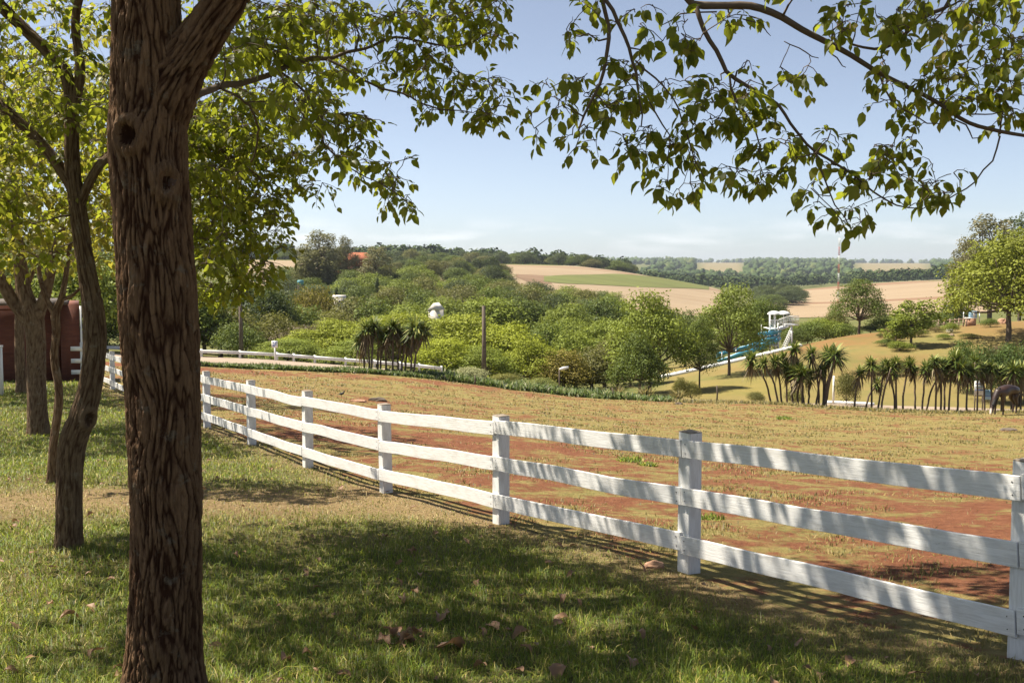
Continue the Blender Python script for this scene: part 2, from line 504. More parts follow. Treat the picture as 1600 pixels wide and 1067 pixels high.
def grass_mat(name, cols, tcol, tf=0.35, attr_mix=None, upn=0.0):
    m = NT(name); m.set(Roughness=0.55)
    m.b.inputs['Specular IOR Level'].default_value = 0.3
    c = ramp3(m, m.island(), cols)
    if attr_mix:
        c = m.mix(m.attr(attr_mix), c, m.mix(m.island(), (0.26, 0.19, 0.085), (0.46, 0.36, 0.18)))
    m.base(c); m.translucent(m.mix(0.5, c, tcol), tf)
    g = m.n('NewGeometry'); va = m.n('VectorMath', operation='SCALE'); va.inputs['Scale'].default_value = 0.45; m.l(g.outputs['Normal'], va.inputs[0])
    vb = m.n('VectorMath', operation='ADD'); vb.inputs[1].default_value = (0, 0, upn); m.l(va.outputs[0], vb.inputs[0])
    vc = m.n('VectorMath', operation='NORMALIZE'); m.l(vb.outputs[0], vc.inputs[0])
    if upn > 0: m.l(vc.outputs[0], m.b.inputs['Normal'])
    return m.m
M_GRASS = grass_mat('lawn_blades', [(0, (0.06, 0.115, 0.010)), (0.5, (0.145, 0.21, 0.018)), (0.82, (0.26, 0.29, 0.03)), (0.93, (0.42, 0.34, 0.09)), (1, (0.54, 0.43, 0.19))], (0.40, 0.44, 0.06), 0.3, 'dry', 1.0)
M_PGRASS = grass_mat('paddock_blades', [(0, (0.13, 0.14, 0.035)), (0.4, (0.22, 0.19, 0.05)), (0.8, (0.33, 0.25, 0.09)), (1, (0.42, 0.32, 0.15))], (0.34, 0.30, 0.08), 0.25, None, 1.0)
M_VERGE = grass_mat('verge_leaves', [(0, (0.07, 0.12, 0.03)), (0.5, (0.13, 0.185, 0.045)), (0.85, (0.23, 0.25, 0.08)), (0.93, (0.34, 0.30, 0.14)), (1, (0.62, 0.60, 0.40))], (0.22, 0.30, 0.05), 0.3, None, 0.6)
M_YUCCA = grass_mat('yucca_leaf', [(0, (0.05, 0.085, 0.018)), (0.5, (0.13, 0.175, 0.03)), (0.8, (0.25, 0.27, 0.055)), (1, (0.42, 0.40, 0.15))], (0.22, 0.27, 0.04), 0.2)
M_YTRUNK = simple('yucca_stem', (0.12, 0.085, 0.06), 0.9, var=0.35, scale=14)
M_YDEAD = grass_mat('yucca_dry_leaf', [(0, (0.10, 0.07, 0.035)), (1, (0.30, 0.23, 0.12))], (0.25, 0.18, 0.06), 0.15)
M_DRY = grass_mat('dry_leaf', [(0, (0.13, 0.07, 0.04)), (0.5, (0.24, 0.135, 0.075)), (1, (0.38, 0.25, 0.15))], (0.40, 0.22, 0.08), 0.15)
M_WHITE = simple('white_paint', (0.78, 0.78, 0.76), 0.5, var=0.08)
M_POLE = simple('old_pole_wood', (0.13, 0.10, 0.075), 0.9, var=0.3)
M_BLUE = simple('blue_slide_fibreglass', (0.06, 0.27, 0.40), 0.3, var=0.12)
M_LBLUE = simple('pale_blue_panel', (0.30, 0.50, 0.68), 0.45)
M_STONE = simple('field_stone', (0.36, 0.26, 0.19), 0.9, var=0.3, scale=9)
M_CLAY = simple('clay_stone', (0.42, 0.24, 0.15), 0.9, var=0.25, scale=12)
M_ROOF = simple('red_roof_tiles', (0.36, 0.11, 0.05), 0.85, var=0.3)
M_WALLW = simple('house_white', (0.68, 0.62, 0.55), 0.85)
M_DARK = simple('dark_opening', (0.03, 0.03, 0.03), 0.7)
M_RED = simple('mast_red', (0.45, 0.08, 0.05), 0.6)
M_WATER = simple('pool_water', (0.05, 0.30, 0.36), 0.1)

# ------------------------------------------------------------------ ground: one sheet to the horizon, near sheets on it
FA = np.array([1.3, 7.82]); FB = np.array([-10.8, 28.4])
FD = (FB - FA) / np.linalg.norm(FB - FA)                 # along the fence, away from the camera
FN = np.array([FD[1], -FD[0]])                           # towards the paddock
def fence_sd(X, Y): return (X - FA[0]) * FN[0] + (Y - FA[1]) * FN[1]
def paddock_far(X):                                      # depth of the paddock's far edge
    return 53.5 - 0.02 * X
def fbm(x, y, f, seed=0.0, o=4):
    out = np.zeros(len(x)); a = 1; 
    rs = np.random.default_rng(int(seed * 100) + 5)
    for i in range(o):
        for _ in range(3):
            th = rs.uniform(0, 6.28); ph = rs.uniform(0, 6.28)
            out += a / 3 * np.sin((x * math.cos(th) + y * math.sin(th)) * f + ph + 1.5 * np.sin((x * math.sin(th) - y * math.cos(th)) * f * 0.7 + ph * 2))
        f *= 2.1; a *= 0.55
    return out
def hill_colour(X, Y):
    d = np.maximum(Y, 1.0); px = 800 + 1600 * X / d
    g = np.array([0.085, 0.105, 0.032]); tan = np.array([0.22, 0.168, 0.062]); red = np.array([0.24, 0.10, 0.045]); far = np.array([0.07, 0.095, 0.035]); mead = np.array([0.22, 0.185, 0.05])
    c = np.tile(g, (len(X), 1))
    k = (smooth(1010, 1060, px) * smooth(150, 120, d) * smooth(56, 62, d))[:, None]
    c = c * (1 - k) + tan * k
    k = (smooth(1180, 1250, px) * smooth(1480, 1340, px) * smooth(84, 92, d) * smooth(108, 100, d))[:, None]
    c = c * (1 - 0.9 * k) + red * 0.9 * k
    k = (smooth(1060, 1120, px) * smooth(62, 66, d) * smooth(125, 105, d) * smooth(0.15, 0.8, fbm(X, Y, 0.22, 6)))[:, None]
    c = c * (1 - 0.65 * k) + np.array([0.21, 0.115, 0.05]) * 0.65 * k
    k = (smooth(1060, 1120, px) * smooth(62, 66, d) * smooth(125, 105, d) * smooth(0.2, 0.8, fbm(X, Y, 0.3, 8)))[:, None]
    c = c * (1 - 0.6 * k) + np.array([0.12, 0.135, 0.04]) * 0.6 * k
    k = (smooth(1480, 1520, px) * smooth(84, 90, d) * smooth(125, 110, d))[:, None]
    c = c * (1 - 0.55 * k) + red * 0.55 * k
    k = (smooth(1030, 1060, px) * smooth(1300, 1180, px) * smooth(64, 67, d) * smooth(78, 72, d))[:, None]
    c = c * (1 - 0.7 * k) + mead * 0.7 * k
    k = (smooth(30, 50, d) * smooth(56, 54, d))[:, None]
    c = c * (1 - k) + mead * k
    k = smooth(600, 1000, d)[:, None]
    c = c * (1 - k) + far * k
    k = ((smooth(1330, 1350, px) * smooth(1460, 1435, px) + smooth(1088, 1100, px) * smooth(1165, 1150, px)) * smooth(1700, 1900, d) * smooth(4800, 4400, d))[:, None]
    return c * (1 - k) + np.array([0.24, 0.19, 0.12]) * k
angs = np.concatenate([np.linspace(-math.pi, -0.95, 26)[:-1], np.linspace(-0.95, 0.95, 330), np.linspace(0.95, math.pi, 26)[1:]])
rads = np.concatenate([[0.5, 2, 5, 10, 16, 22, 28, 34, 40, 45], np.exp(np.linspace(math.log(49), math.log(12000), 230))])
RR, AA = np.meshgrid(rads, angs, indexing='ij')
GX, GY = RR * np.sin(AA), RR * np.cos(AA)
GZ = T(GX, GY)
inner = smooth(paddock_far(GX) + 0.5, paddock_far(GX) - 2.5, GY) * smooth(70, 55, RR)
GZ = GZ - 0.45 * inner
# small relief far off
GZ = GZ + 0.35 * smooth(70, 300, RR) * (np.sin(GX * 0.045 + 1.3) * np.cos(GY * 0.038))
nr, na = RR.shape
ii = np.arange(nr - 1)[:, None] * na; jj = np.arange(na - 1)[None, :]
q = np.stack([ii + jj, ii + na + jj, ii + na + jj + 1, ii + jj + 1], -1).reshape(-1, 4)[:, ::-1]
gv = np.c_[GX.ravel(), GY.ravel(), GZ.ravel()]
terrain = struct(obj('terrain', mesh_np('terrain', gv, [q], M_TERRAIN, True, {'ground_colour': hill_colour(gv[:, 0], gv[:, 1])})))

def dryness(X, Y):
    """dry, worn strip that crosses the lawn, and dry patches"""
    px, py = proj(X, Y, T(X, Y))
    band = np.exp(-((Y - (11.3 + 0.10 * (X + 3))) / 1.3) ** 2) * smooth(1.5, -1.0, X)
    near_f = np.exp(-((fence_sd(X, Y) + 0.1) / 0.5) ** 2)
    n = fbm(X, Y, 0.9, 1)
    return np.clip(0.95 * band + 0.65 * near_f + 0.26 * smooth(0.3, 1.0, n) + 0.03, 0, 1)
def sheet_grid(s, v):
    S, Vv = np.meshgrid(s, v, indexing='ij')
    X = FA[0] + FD[0] * S + FN[0] * Vv; Y = FA[1] + FD[1] * S + FN[1] * Vv
    a, b = S.shape
    i = np.arange(a - 1)[:, None] * b; j = np.arange(b - 1)[None, :]
    return X.ravel(), Y.ravel(), np.stack([i + j, i + j + 1, i + b + j + 1, i + b + j], -1).reshape(-1, 4)
LZ = lambda X, Y: 0.022 * fbm(X, Y, 1.6, 2)
def ground_z(X, Y): return T(X, Y) + LZ(np.ravel(X), np.ravel(Y)).reshape(np.shape(X))
X, Y, q = sheet_grid(np.r_[-60, -40, -28, np.arange(-20, 34, 0.22), 40, 50], np.r_[-60, -40, -28, np.arange(-20, 0.01, 0.2)])
lawn = struct(obj('lawn', mesh_np('lawn', np.c_[X, Y, ground_z(X, Y)], [q[:, ::-1]], M_LAWN, True, {'dry': dryness(X, Y)})))
X, Y, q = sheet_grid(np.arange(-40, 62, 0.45), np.r_[0, np.arange(0.3, 62, 0.45)])
cz = ground_z(X, Y)
d_edge = paddock_far(X)
keep = (Y[q].max(1) < d_edge[q].min(1) + 1.2)
def bareness(X, Y):
    n = fbm(X, Y, 0.45, 3); n2 = fbm(X, Y, 0.16, 4)
    sd = fence_sd(X, Y)
    near = smooth(14, 3, sd) * smooth(0.3, 1.6, sd)
    far_edge = np.exp(-((Y - paddock_far(X) + 2.5) / 1.6) ** 2) * smooth(8, -2, X)
    return np.clip(-0.12 + 0.22 * near * smooth(-10, 0, X) + 0.40 * smooth(0.15, 0.9, n) * (0.55 + 0.6 * near) + 0.55 * far_edge + 0.12 * n2, -0.3, 0.7)
pz = cz - 0.3 * smooth(-0.6, 1.0, Y - d_edge)
paddock = struct(obj('paddock', mesh_np('paddock', np.c_[X, Y, pz], [q[keep][:, ::-1]], M_PADDOCK, True, {'bare': bareness(X, Y)})))

# dirt road beyond the paddock
def strip(name, ctr, mat, lift=0.03, nx=5):
    """ctr rows: px, depth of near edge, depth of far edge"""
    ctr = np.array(ctr, float)
    pxs = np.linspace(ctr[0, 0], ctr[-1, 0], 120)
    n0 = np.interp(pxs, ctr[:, 0], ctr[:, 1]); n1 = np.interp(pxs, ctr[:, 0], ctr[:, 2])
    V = []
    for p, a, b in zip(pxs, n0, n1):
        for d in np.linspace(a, b, nx):
            x = (p - 800) / 1600 * d
            V.append((x, d))
    V = np.array(V)
    z = T(V[:, 0], V[:, 1]) + 0.35 * smooth(70, 300, np.hypot(V[:, 0], V[:, 1])) * (np.sin(V[:, 0] * 0.045 + 1.3) * np.cos(V[:, 1] * 0.038)) + lift
    m = len(pxs); i = np.arange(m - 1)[:, None] * nx; j = np.arange(nx - 1)[None, :]
    qq = np.stack([i + j, i + nx + j, i + nx + j + 1, i + j + 1], -1).reshape(-1, 4)
    return struct(obj(name, mesh_np(name, np.c_[V, z], [qq], mat, True)))
strip('dirt_road', [(-300, 57, 66), (200, 56.2, 63), (700, 55.5, 61), (800, 56, 60.5), (1250, 56, 59.5), (1500, 56, 59.5), (2000, 56, 60)], M_ROAD, 0.05)
def field(name, poly, mat, lift, dmin, dmax, nx=70, ny=14):
    """poly rows: px, py of the far edge, py of the near edge (as seen); draped on the hills"""
    poly = np.array(poly, float)
    pxs = np.linspace(poly[0, 0], poly[-1, 0], nx)
    top = np.interp(pxs, poly[:, 0], poly[:, 1]); bot = np.interp(pxs, poly[:, 0], poly[:, 2])
    rows = []
    for p, a, b in zip(pxs, top, bot):
        da, db = hit(p, a, dmin, dmax), hit(p, b, dmin, dmax)
        rows.append((db, max(da, db + 0.5)))
    rows = np.array(rows)
    k = np.ones(7) / 7
    for c in (0, 1):
        rows[:, c] = np.convolve(np.pad(rows[:, c], 3, mode='edge'), k, mode='valid')
    V = []
    for p, (b, a) in zip(pxs, rows):
        for d in np.exp(np.linspace(math.log(b), math.log(a), ny)):
            V.append((ray(p, 430)[0] * d, d))
    V = np.array(V)
    z = T(V[:, 0], V[:, 1]) + 0.35 * smooth(70, 300, np.hypot(V[:, 0], V[:, 1])) * (np.sin(V[:, 0] * 0.045 + 1.3) * np.cos(V[:, 1] * 0.038)) + lift
    i = np.arange(nx - 1)[:, None] * ny; j = np.arange(ny - 1)[None, :]
    qq = np.stack([i + j, i + ny + j, i + ny + j + 1, i + j + 1], -1).reshape(-1, 4)
    return struct(obj(name, mesh_np(name, np.c_[V, z], [qq], mat, True)))
field('stubble_field', [(760, 414, 456), (800, 414, 462), (900, 416, 476), (1000, 428, 486), (1100, 446, 494), (1130, 455, 492)], M_STUBBLE, 0.15, 320, 640)
field('crop_field', [(850, 434, 441), (880, 431, 444), (960, 429, 447), (1040, 435, 450), (1108, 446, 453)], M_CROP, 0.32, 330, 630, 60, 10)
field('ploughed_field', [(806, 430, 434), (830, 431, 443), (862, 433, 444)], M_PLOUGH, 0.24, 330, 630, 30, 10)
field('stubble_field', [(1185, 462, 496), (1215, 453, 498), (1300, 448, 499), (1400, 441, 499), (1480, 437, 496), (1640, 431, 490)], M_STUBBLE2, 0.15, 330, 800)
field('stubble_field', [(380, 403, 446), (440, 402, 446), (500, 405, 442)], M_STUBBLE, 0.15, 260, 600, 30)
field('meadow_clearing', [(660, 433, 441), (700, 430, 441), (770, 436, 441)], M_STUBBLE, 0.15, 250, 480, 30)

# ------------------------------------------------------------------ near trees
def bark_tube(path, around, along, amp=0.014, freq=36.0, stretch=0.17, knots=(), seed=0.0):
    """path rows: x, y, z, radius. Furrowed bark as real relief; returns V, F, crack"""
    p = catmull(path, along)
    pts, rad = p[:, :3], np.maximum(p[:, 3], 0.004)
    t, n, b = frames(pts)
    cum = np.r_[0, np.cumsum(np.linalg.norm(np.diff(pts, axis=0), axis=1))]
    V = np.empty((along, around, 3)); C = np.empty((along, around))
    vor, nz = mnoise.voronoi, mnoise.noise
    for i in range(along):
        r0 = rad[i]
        for j in range(around):
            a = 2 * math.pi * j / around
            ca, sa = math.cos(a), math.sin(a)
            dirv = n[i] * ca + b[i] * sa
            cx, cy, cz = ca * r0, sa * r0, cum[i]
            wx = nz(Vector((cx * 6 + seed, cy * 6, cz * 2.2))) * 0.035
            wy = nz(Vector((cx * 6 + seed + 9, cy * 6, cz * 2.2))) * 0.035
            fz = freq * stretch
            vary = nz(Vector((cx * 4 + seed, cy * 4 + 7, cz * 1.1)))
            r1 = 1 - abs(nz(Vector(((cx + wx * 1.6) * freq + seed, (cy + wy * 1.6) * freq, cz * fz * 0.45)))) * (2.3 + 0.9 * vary)
            r2 = 1 - abs(nz(Vector(((cx + wy) * freq * 2.3 + seed + 4, (cy + wx) * freq * 2.3, cz * fz * 1.1)))) * 2.3
            dist = vor(Vector(((cx + wx) * freq * 0.8, (cy + wy) * freq * 0.8 + seed, cz * fz * 1.4)))[0]
            cell = min(1.0, (dist[1] - dist[0]) / 0.12)
            e = 1 - max(0.0, r1) ** 2.6 * 0.80 - max(0.0, r2) ** 3 * 0.45 * (0.6 + vary) - (1 - cell) * 0.26
            e = min(max(e, 0), 1)
            big = nz(Vector((cx * 3.5 + seed, cy * 3.5, cz * 1.4)))
            fine = nz(Vector((cx * 75 + seed, cy * 75, cz * 22))) + 0.6 * nz(Vector((cx * 150 + seed, cy * 150, cz * 70)))
            r = r0 * (1 + 0.07 * big) + amp * (e - 0.6) + amp * 0.30 * fine
            crack = 1 - e
            q = pts[i] + dirv * r
            for (kc, kr, kd) in knots:          # swollen callus ring round an old branch wound
                dq = q - kc
                rr = math.sqrt((dq[0] / kr) ** 2 + (dq[1] / kr) ** 2 + (dq[2] / (kr * 1.35)) ** 2)
                if rr < 2.6:
                    q = q + dirv * kd * (1.0 * math.exp(-((rr - 1.05) / 0.42) ** 2) - 1.9 * math.exp(-(rr / 0.62) ** 2))
                    if rr < 0.75: crack = 1.0
                    elif rr < 1.5: crack *= 0.25
            V[i, j] = q; C[i, j] = crack
    V = V.reshape(-1, 3)
    i = np.arange(along - 1)[:, None] * around; j = np.arange(around)[None, :]; k = (j + 1) % around
    q = np.stack([i + j, i + k, i + around + k, i + around + j], -1).reshape(-1, 4)
    return V, [q], C.ravel()
def px_path(rows, d, flip=0):
    """rows: px, py, width px [, depth] -> x, y, z, radius"""
    out = []
    for r in rows:
        dd = r[3] if len(r) > 3 else d
        v = P(r[0], r[1], dd)
        out.append((v.x, v.y, v.z, 0.5 * r[2] / F_PX * dd))
    return out

# a leaf: pointed oval folded on its midrib, tip bent down, short stalk. length 1 along x
LEAF_V = np.array([(-0.28, 0.012, 0.03), (-0.28, -0.012, 0.03), (0, 0, 0), (0.2, 0.25, 0.055), (0.2, -0.25, 0.055), (0.55, 0.31, 0.03), (0.55, -0.31, 0.03),
                   (0.3, 0, -0.01), (0.66, 0, -0.055), (0.84, 0.15, -0.06), (0.84, -0.15, -0.06), (1.05, 0, -0.2)])
LEAF_T = np.array([(0, 1, 2), (2, 7, 3), (2, 4, 7), (8, 11, 9), (8, 10, 11)])
LEAF_Q = np.array([(7, 8, 5, 3), (7, 4, 6, 8), (8, 9, 5, 5), (8, 6, 10, 10)])
LEAF_T = np.r_[LEAF_T, [(8, 9, 5), (8, 6, 10)]]
LEAF_Q = LEAF_Q[:2]
def leaf_frames(ax, nrm):
    ax = ax / np.linalg.norm(ax, axis=1)[:, None]
    y = np.cross(nrm, ax); y /= np.linalg.norm(y, axis=1)[:, None] + 1e-9
    z = np.cross(ax, y)
    return np.stack([ax, y, z], 2)                       # columns
def leaves_np(pos, ax, nrm, size):
    R = leaf_frames(ax, nrm)
    k = len(LEAF_V)
    loc = LEAF_V[None] * size[:, None, None]
    loc = loc * np.array([1, 1, 1])[None, None]
    V = np.einsum('nij,nkj->nki', R, loc) + pos[:, None, :]
    o = (np.arange(len(pos)) * k)[:, None, None]
    return V.reshape(-1, 3), [(LEAF_T[None] + o).reshape(-1, 3), (LEAF_Q[None] + o).reshape(-1, 4)]

class Skeleton:
    def __init__(s):
        s.pts = np.zeros((0, 3)); s.rad = np.zeros(0); s.mb = MB(); s.L = []
    def limb(s, path, sides=9, along=None, draw=True, wob=0.0):
        path = np.asarray(path, float)
        ln = np.linalg.norm(np.diff(path[:, :3], axis=0), axis=1).sum()
        p = catmull(path, along or max(6, int(ln / 0.06)))
        if wob:
            k = np.linspace(0, 1, len(p))
            for c in range(3):
                p[:, c] += wob * (np.sin(k * 23 + c * 2 + len(s.pts)) * 0.6 + np.sin(k * 51 + c + len(s.pts))* 0.4) * np.minimum(k * 5, 1)
        if draw: s.mb.tube(p[:, :3], p[:, 3], sides)
        s.pts = np.r_[s.pts, p[:, :3]]; s.rad = np.r_[s.rad, p[:, 3]]
    def grow(s, targets, rng, rmax=0.03):
        """join each leaf spray to the nearest wood by a bent branchlet"""
        targets = np.asarray(targets)
        d0 = np.array([np.min(np.linalg.norm(s.pts - t, axis=1)) for t in targets])
        for i in np.argsort(d0):
            t = targets[i]
            d = np.linalg.norm(s.pts - t, axis=1)
            d = d + 0.25 * np.maximum(0, s.pts[:, 2] - t[2]) * 0
            k = int(np.argmin(d)); dd = d[k]
            if dd < 0.03: continue
            a = s.pts[k]
            mid = (a + t) / 2 + rng.normal(0, 0.10, 3) * dd + np.array([0, 0, 0.10 * dd])
            m = max(4, int(dd / 0.09))
            r0 = min(s.rad[k] * 0.75, 0.0045 + 0.013 * dd, rmax)
            u = np.linspace(0, 1, m)[:, None]
            c = (1 - u) ** 2 * a + 2 * u * (1 - u) * mid + u ** 2 * t + rng.normal(0, 0.010, (m, 3)) * np.minimum(u * 4, 1)
            c[0] = a
            rr = r0 + (0.0028 - r0) * u[:, 0]
            s.mb.tube(c, rr, 5, False)
            s.pts = np.r_[s.pts, c[1:]]; s.rad = np.r_[s.rad, rr[1:]]
    def spray(s, center, r, n, size, rng, droop=0.7):
        """short twigs round a point, each set with alternate hanging leaves"""
        nt = max(1, int(round(n / 4)))
        for _ in range(nt):
            dr = rng.normal(0, 1, 3); dr[2] = dr[2] * 0.5 - 0.15; dr /= np.linalg.norm(dr)
            ln = r * rng.uniform(0.6, 1.15)
            m = 4
            u = np.linspace(0, 1, m)[:, None]
            c = center + dr * ln * u + np.array([0, 0, -0.25 * ln]) * u ** 2 + rng.normal(0, 0.006, (m, 3))
            c[0] = center
            s.mb.tube(c, np.linspace(0.0032, 0.0014, m), 3, False)
            for q in range(4):
                f = 0.3 + 0.7 * (q + rng.uniform(0, 0.6)) / 3.6
                f = min(f, 1.0)
                base_p = center + dr * ln * f + np.array([0, 0, -0.25 * ln]) * f * f
                side = np.cross(dr, (0, 0, 1.0)); side /= np.linalg.norm(side) + 1e-9
                ax = dr * 0.55 + side * (0.8 if q % 2 else -0.8) * rng.uniform(0.5, 1.1) + rng.normal(0, 0.35, 3)
                ax /= np.linalg.norm(ax); ax = ax + np.array([0, 0, -droop * rng.uniform(0.4, 1.7)])
                nr = np.array([0, 0, 1.0]) + rng.normal(0, 0.45, 3)
                ax = ax / np.linalg.norm(ax)
                sz = size * rng.uniform(0.45, 1.3)
                s.L.append(np.r_[base_p + ax * sz * 0.28, ax, nr, sz])
    def leaf_array(s): return np.array(s.L)

def circles_to_sprays(lst, sc, ox, oy, depth, rng, per=1.0, spread=0.35, dens=1.0):
    """circles (in a zoomed view of the photograph) to spray centres at a depth"""
    out = []
    for (x, y, r) in lst:
        px, py, pr = ox + x / sc, oy + y / sc, r / sc
        k = max(1, int(round(dens * (pr / 11.0) ** 2)))
        for _ in range(k):
            a = rng.uniform(0, 6.283); q = pr * math.sqrt(rng.uniform(0, 1)) * 0.75 if k > 1 else 0
            xx, yy = px + q * math.cos(a), py + q * math.sin(a)
            d = depth(xx, yy) + rng.normal(0, spread)
            v = P(xx, yy, d)
            out.append((v.x, v.y, v.z))
    return out
def ellipsoid_targets(c, rad, n, rng, gap=0.0, f=0.9, zmin=None, keep=None):
    out = []
    while len(out) < n:
        v = rng.normal(0, 1, 3); v /= np.linalg.norm(v)
        v = v * rng.uniform(0.15, 1) ** 0.45
        p = np.array(c) + v * np.array(rad)
        if mnoise.noise(Vector(p * f)) < gap: 
            if rng.uniform() < 0.93: continue
        if zmin is not None and p[2] < zmin: continue
        if keep is not None and not keep(p): continue
        out.append(p)
    return out

# ---- the big tree in front, with the branches that hang into the picture at upper right
MT_D = 4.8
main_base = base(256, MT_D)
big_tree = thing('shade_tree', 'large tree with thick furrowed brown trunk and two knot holes, nearest the camera', 'tree', main_base)
def local(V, root): return np.asarray(V) - np.array(root.location)
mt_path = px_path([(256, 1150, 176), (257, 1090, 158), (257, 1040, 136), (258, 980, 127), (259, 900, 122), (258, 800, 120), (255, 700, 122), (254, 600, 125), (248, 500, 129), (241, 400, 129),
                   (237, 330, 131), (233, 265, 132), (230, 205, 129), (231, 150, 120), (230, 100, 116), (229, 40, 112), (228, -20, 108)], MT_D)
mt_path += [(-1.78, 4.85, 1.9, 0.15), (-1.95, 4.9, 2.6, 0.13), (-2.3, 5.0, 3.4, 0.10), (-2.6, 5.2, 4.3, 0.06)]
def on_trunk(px, py, back):
    v = P(px, py, MT_D - back); return np.array(v)
mt_path = [(a_, b_, c_, r_ * 0.89) for a_, b_, c_, r_ in mt_path]
KN = [(on_trunk(203, 212, 0.150), 0.050, 0.030), (on_trunk(264, 284, 0.152), 0.056, 0.034)]
lower = mt_path[:17]; upper = mt_path[16:]
V, F, C = bark_tube(lower, 290, 480, 0.016, 42, 0.16, KN, 3.1)
trunk = obj('trunk', mesh_np('trunk', local(V, big_tree), F, M_BARK, True, {'crack': C}), big_tree)
for (kc, kr, kd) in KN:      # dark rotten heart of each knot
    bm = bmesh.new(); bmesh.ops.create_icosphere(bm, subdivisions=3, radius=1)
    for v in bm.verts:
        nn = mnoise.noise(v.co * 2.3 + Vector((kc[0] * 9, 0, 0)))
        v.co = Vector((v.co.x * 0.55, v.co.y * 0.35, v.co.z * 0.95)) * (1 + 0.25 * nn)
    me = bpy.data.meshes.new('knot_hole'); bm.to_mesh(me); bm.free(); me.materials.append(M_WOUND)
    for p_ in me.polygons: p_.use_smooth = True
    k = obj('knot_hole', me, trunk, local(kc, big_tree) + np.array([0, 0.05, 0]), None, (kr * 0.85,) * 3)
rng = np.random.default_rng(11)
sk = Skeleton()
def limb_part(path, name, around, along, amp, root, seed, mat=M_BARK, freq=34):
    V, F, C = bark_tube(path, around, along, amp, freq, 0.17, (), seed)
    return obj(name, mesh_np(name, local(V, root), F, mat, True, {'crack': C}), root)
limb_part(upper, 'limb', 70, 90, 0.012, big_tree, 5.5)
sk.limb(upper, draw=False)
right_limb = px_path([(238, 205, 100), (255, 150, 112), (283, 100, 92), (318, 52, 74), (352, 0, 68), (395, -60, 64)], MT_D)
right_limb[0] = (right_limb[0][0], right_limb[0][1] + 0.05, right_limb[0][2], right_limb[0][3])
right_limb = [(a_, b_, c_, r_ * 0.84) for a_, b_, c_, r_ in right_limb]
right_limb += [(-0.75, 4.95, 1.95, 0.085), (-0.25, 5.15, 2.45, 0.075), (0.3, 5.35, 2.72, 0.062)]
limb_part(right_limb, 'limb', 120, 180, 0.020, big_tree, 8.2)
sk.limb(right_limb, draw=False)
Z8 = lambda rows, d: [(800 + x / 2, y / 2, w / 2, dd) for x, y, w, dd in [(r[0], r[1], r[2], r[3] if len(r) > 3 else d) for r in rows]]
def L8(rows, d=5.6, pre=(), wob=0.008, sides=8):
    sk.limb(list(pre) + px_path(Z8(rows, d), d), sides, wob=wob)
TOP = (0.3, 5.35, 2.72, 0.055)
L8([(540, -20, 24), (585, 14, 24), (660, 14, 22), (740, 17, 23), (830, 52, 21), (900, 92, 19), (990, 135, 18), (1060, 172, 16), (1130, 215, 15), (1220, 265, 14), (1330, 325, 13), (1420, 382, 12), (1500, 407, 12), (1640, 425, 10)], 5.6, [TOP, (0.62, 5.5, 2.35, 0.048), (0.86, 5.58, 1.85, 0.042)])
L8([(575, 20, 16), (600, 95, 15), (640, 165, 14), (680, 235, 13), (770, 285, 11), (830, 330, 10), (880, 400, 9), (940, 465, 8.5), (1000, 505, 8), (1060, 545, 7), (1120, 590, 6), (1190, 635, 5), (1270, 655, 3)], 5.55)
L8([(680, 235, 7), (690, 300, 7), (735, 360, 6), (770, 430, 5), (770, 500, 3)], 5.5)
L8([(950, 478, 7), (970, 540, 6), (990, 600, 5), (1030, 670, 4), (1060, 715, 3)], 5.5)
L8([(285, -20, 14), (300, 90, 13), (290, 200, 11), (262, 300, 9), (215, 380, 7), (200, 430, 4)], 5.5, [TOP, (0.38, 5.42, 2.2, 0.035), (0.46, 5.5, 1.75, 0.024)])
L8([(292, 0, 13), (330, 60, 12), (360, 140, 11), (385, 220, 9), (400, 310, 6), (405, 400, 4)], 5.5)
L8([(385, 190, 6), (450, 250, 6), (500, 300, 5), (540, 400, 5), (565, 480, 4), (605, 570, 3)], 5.45)
L8([(430, 320, 5), (460, 380, 5), (495, 420, 4), (485, 500, 3)], 5.5)
L8([(1370, -5, 14), (1290, 55, 13), (1200, 130, 11), (1130, 150, 9), (1060, 140, 7)], 5.75, [TOP, (1.0, 5.6, 2.75, 0.05), (1.75, 5.75, 2.4, 0.04), (2.2, 5.75, 1.8, 0.032)])
L8([(1525, 425, 6), (1510, 480, 5.5), (1470, 540, 5), (1430, 585, 4.5), (1360, 625, 4), (1270, 655, 3)], 5.6)
L8([(1150, 240, 6), (1180, 310, 6), (1220, 340, 5), (1300, 385, 4), (1340, 390, 3)], 5.5)
L8([(640, 38, 5), (560, 42, 5), (510, 48, 4), (500, 60, 4), (465, 82, 2.5)], 5.6)
L8([(720, 60, 4), (780, 80, 4), (810, 115, 2)], 5.6)
L8([(850, 130, 3), (910, 160, 4), (960, 185, 2.5)], 5.6)
L8([(990, 160, 5), (1020, 190, 4), (1045, 215, 2.5)], 5.6)
L8([(1370, 370, 5), (1420, 395, 5), (1440, 430, 4), (1465, 435, 2.5)], 5.6)
L8([(1545, 230, 6), (1535, 330, 6), (1525, 425, 6)], 5.7)
L8([(1420, 358, 5), (1480, 358, 4), (1560, 345, 3)], 5.6)
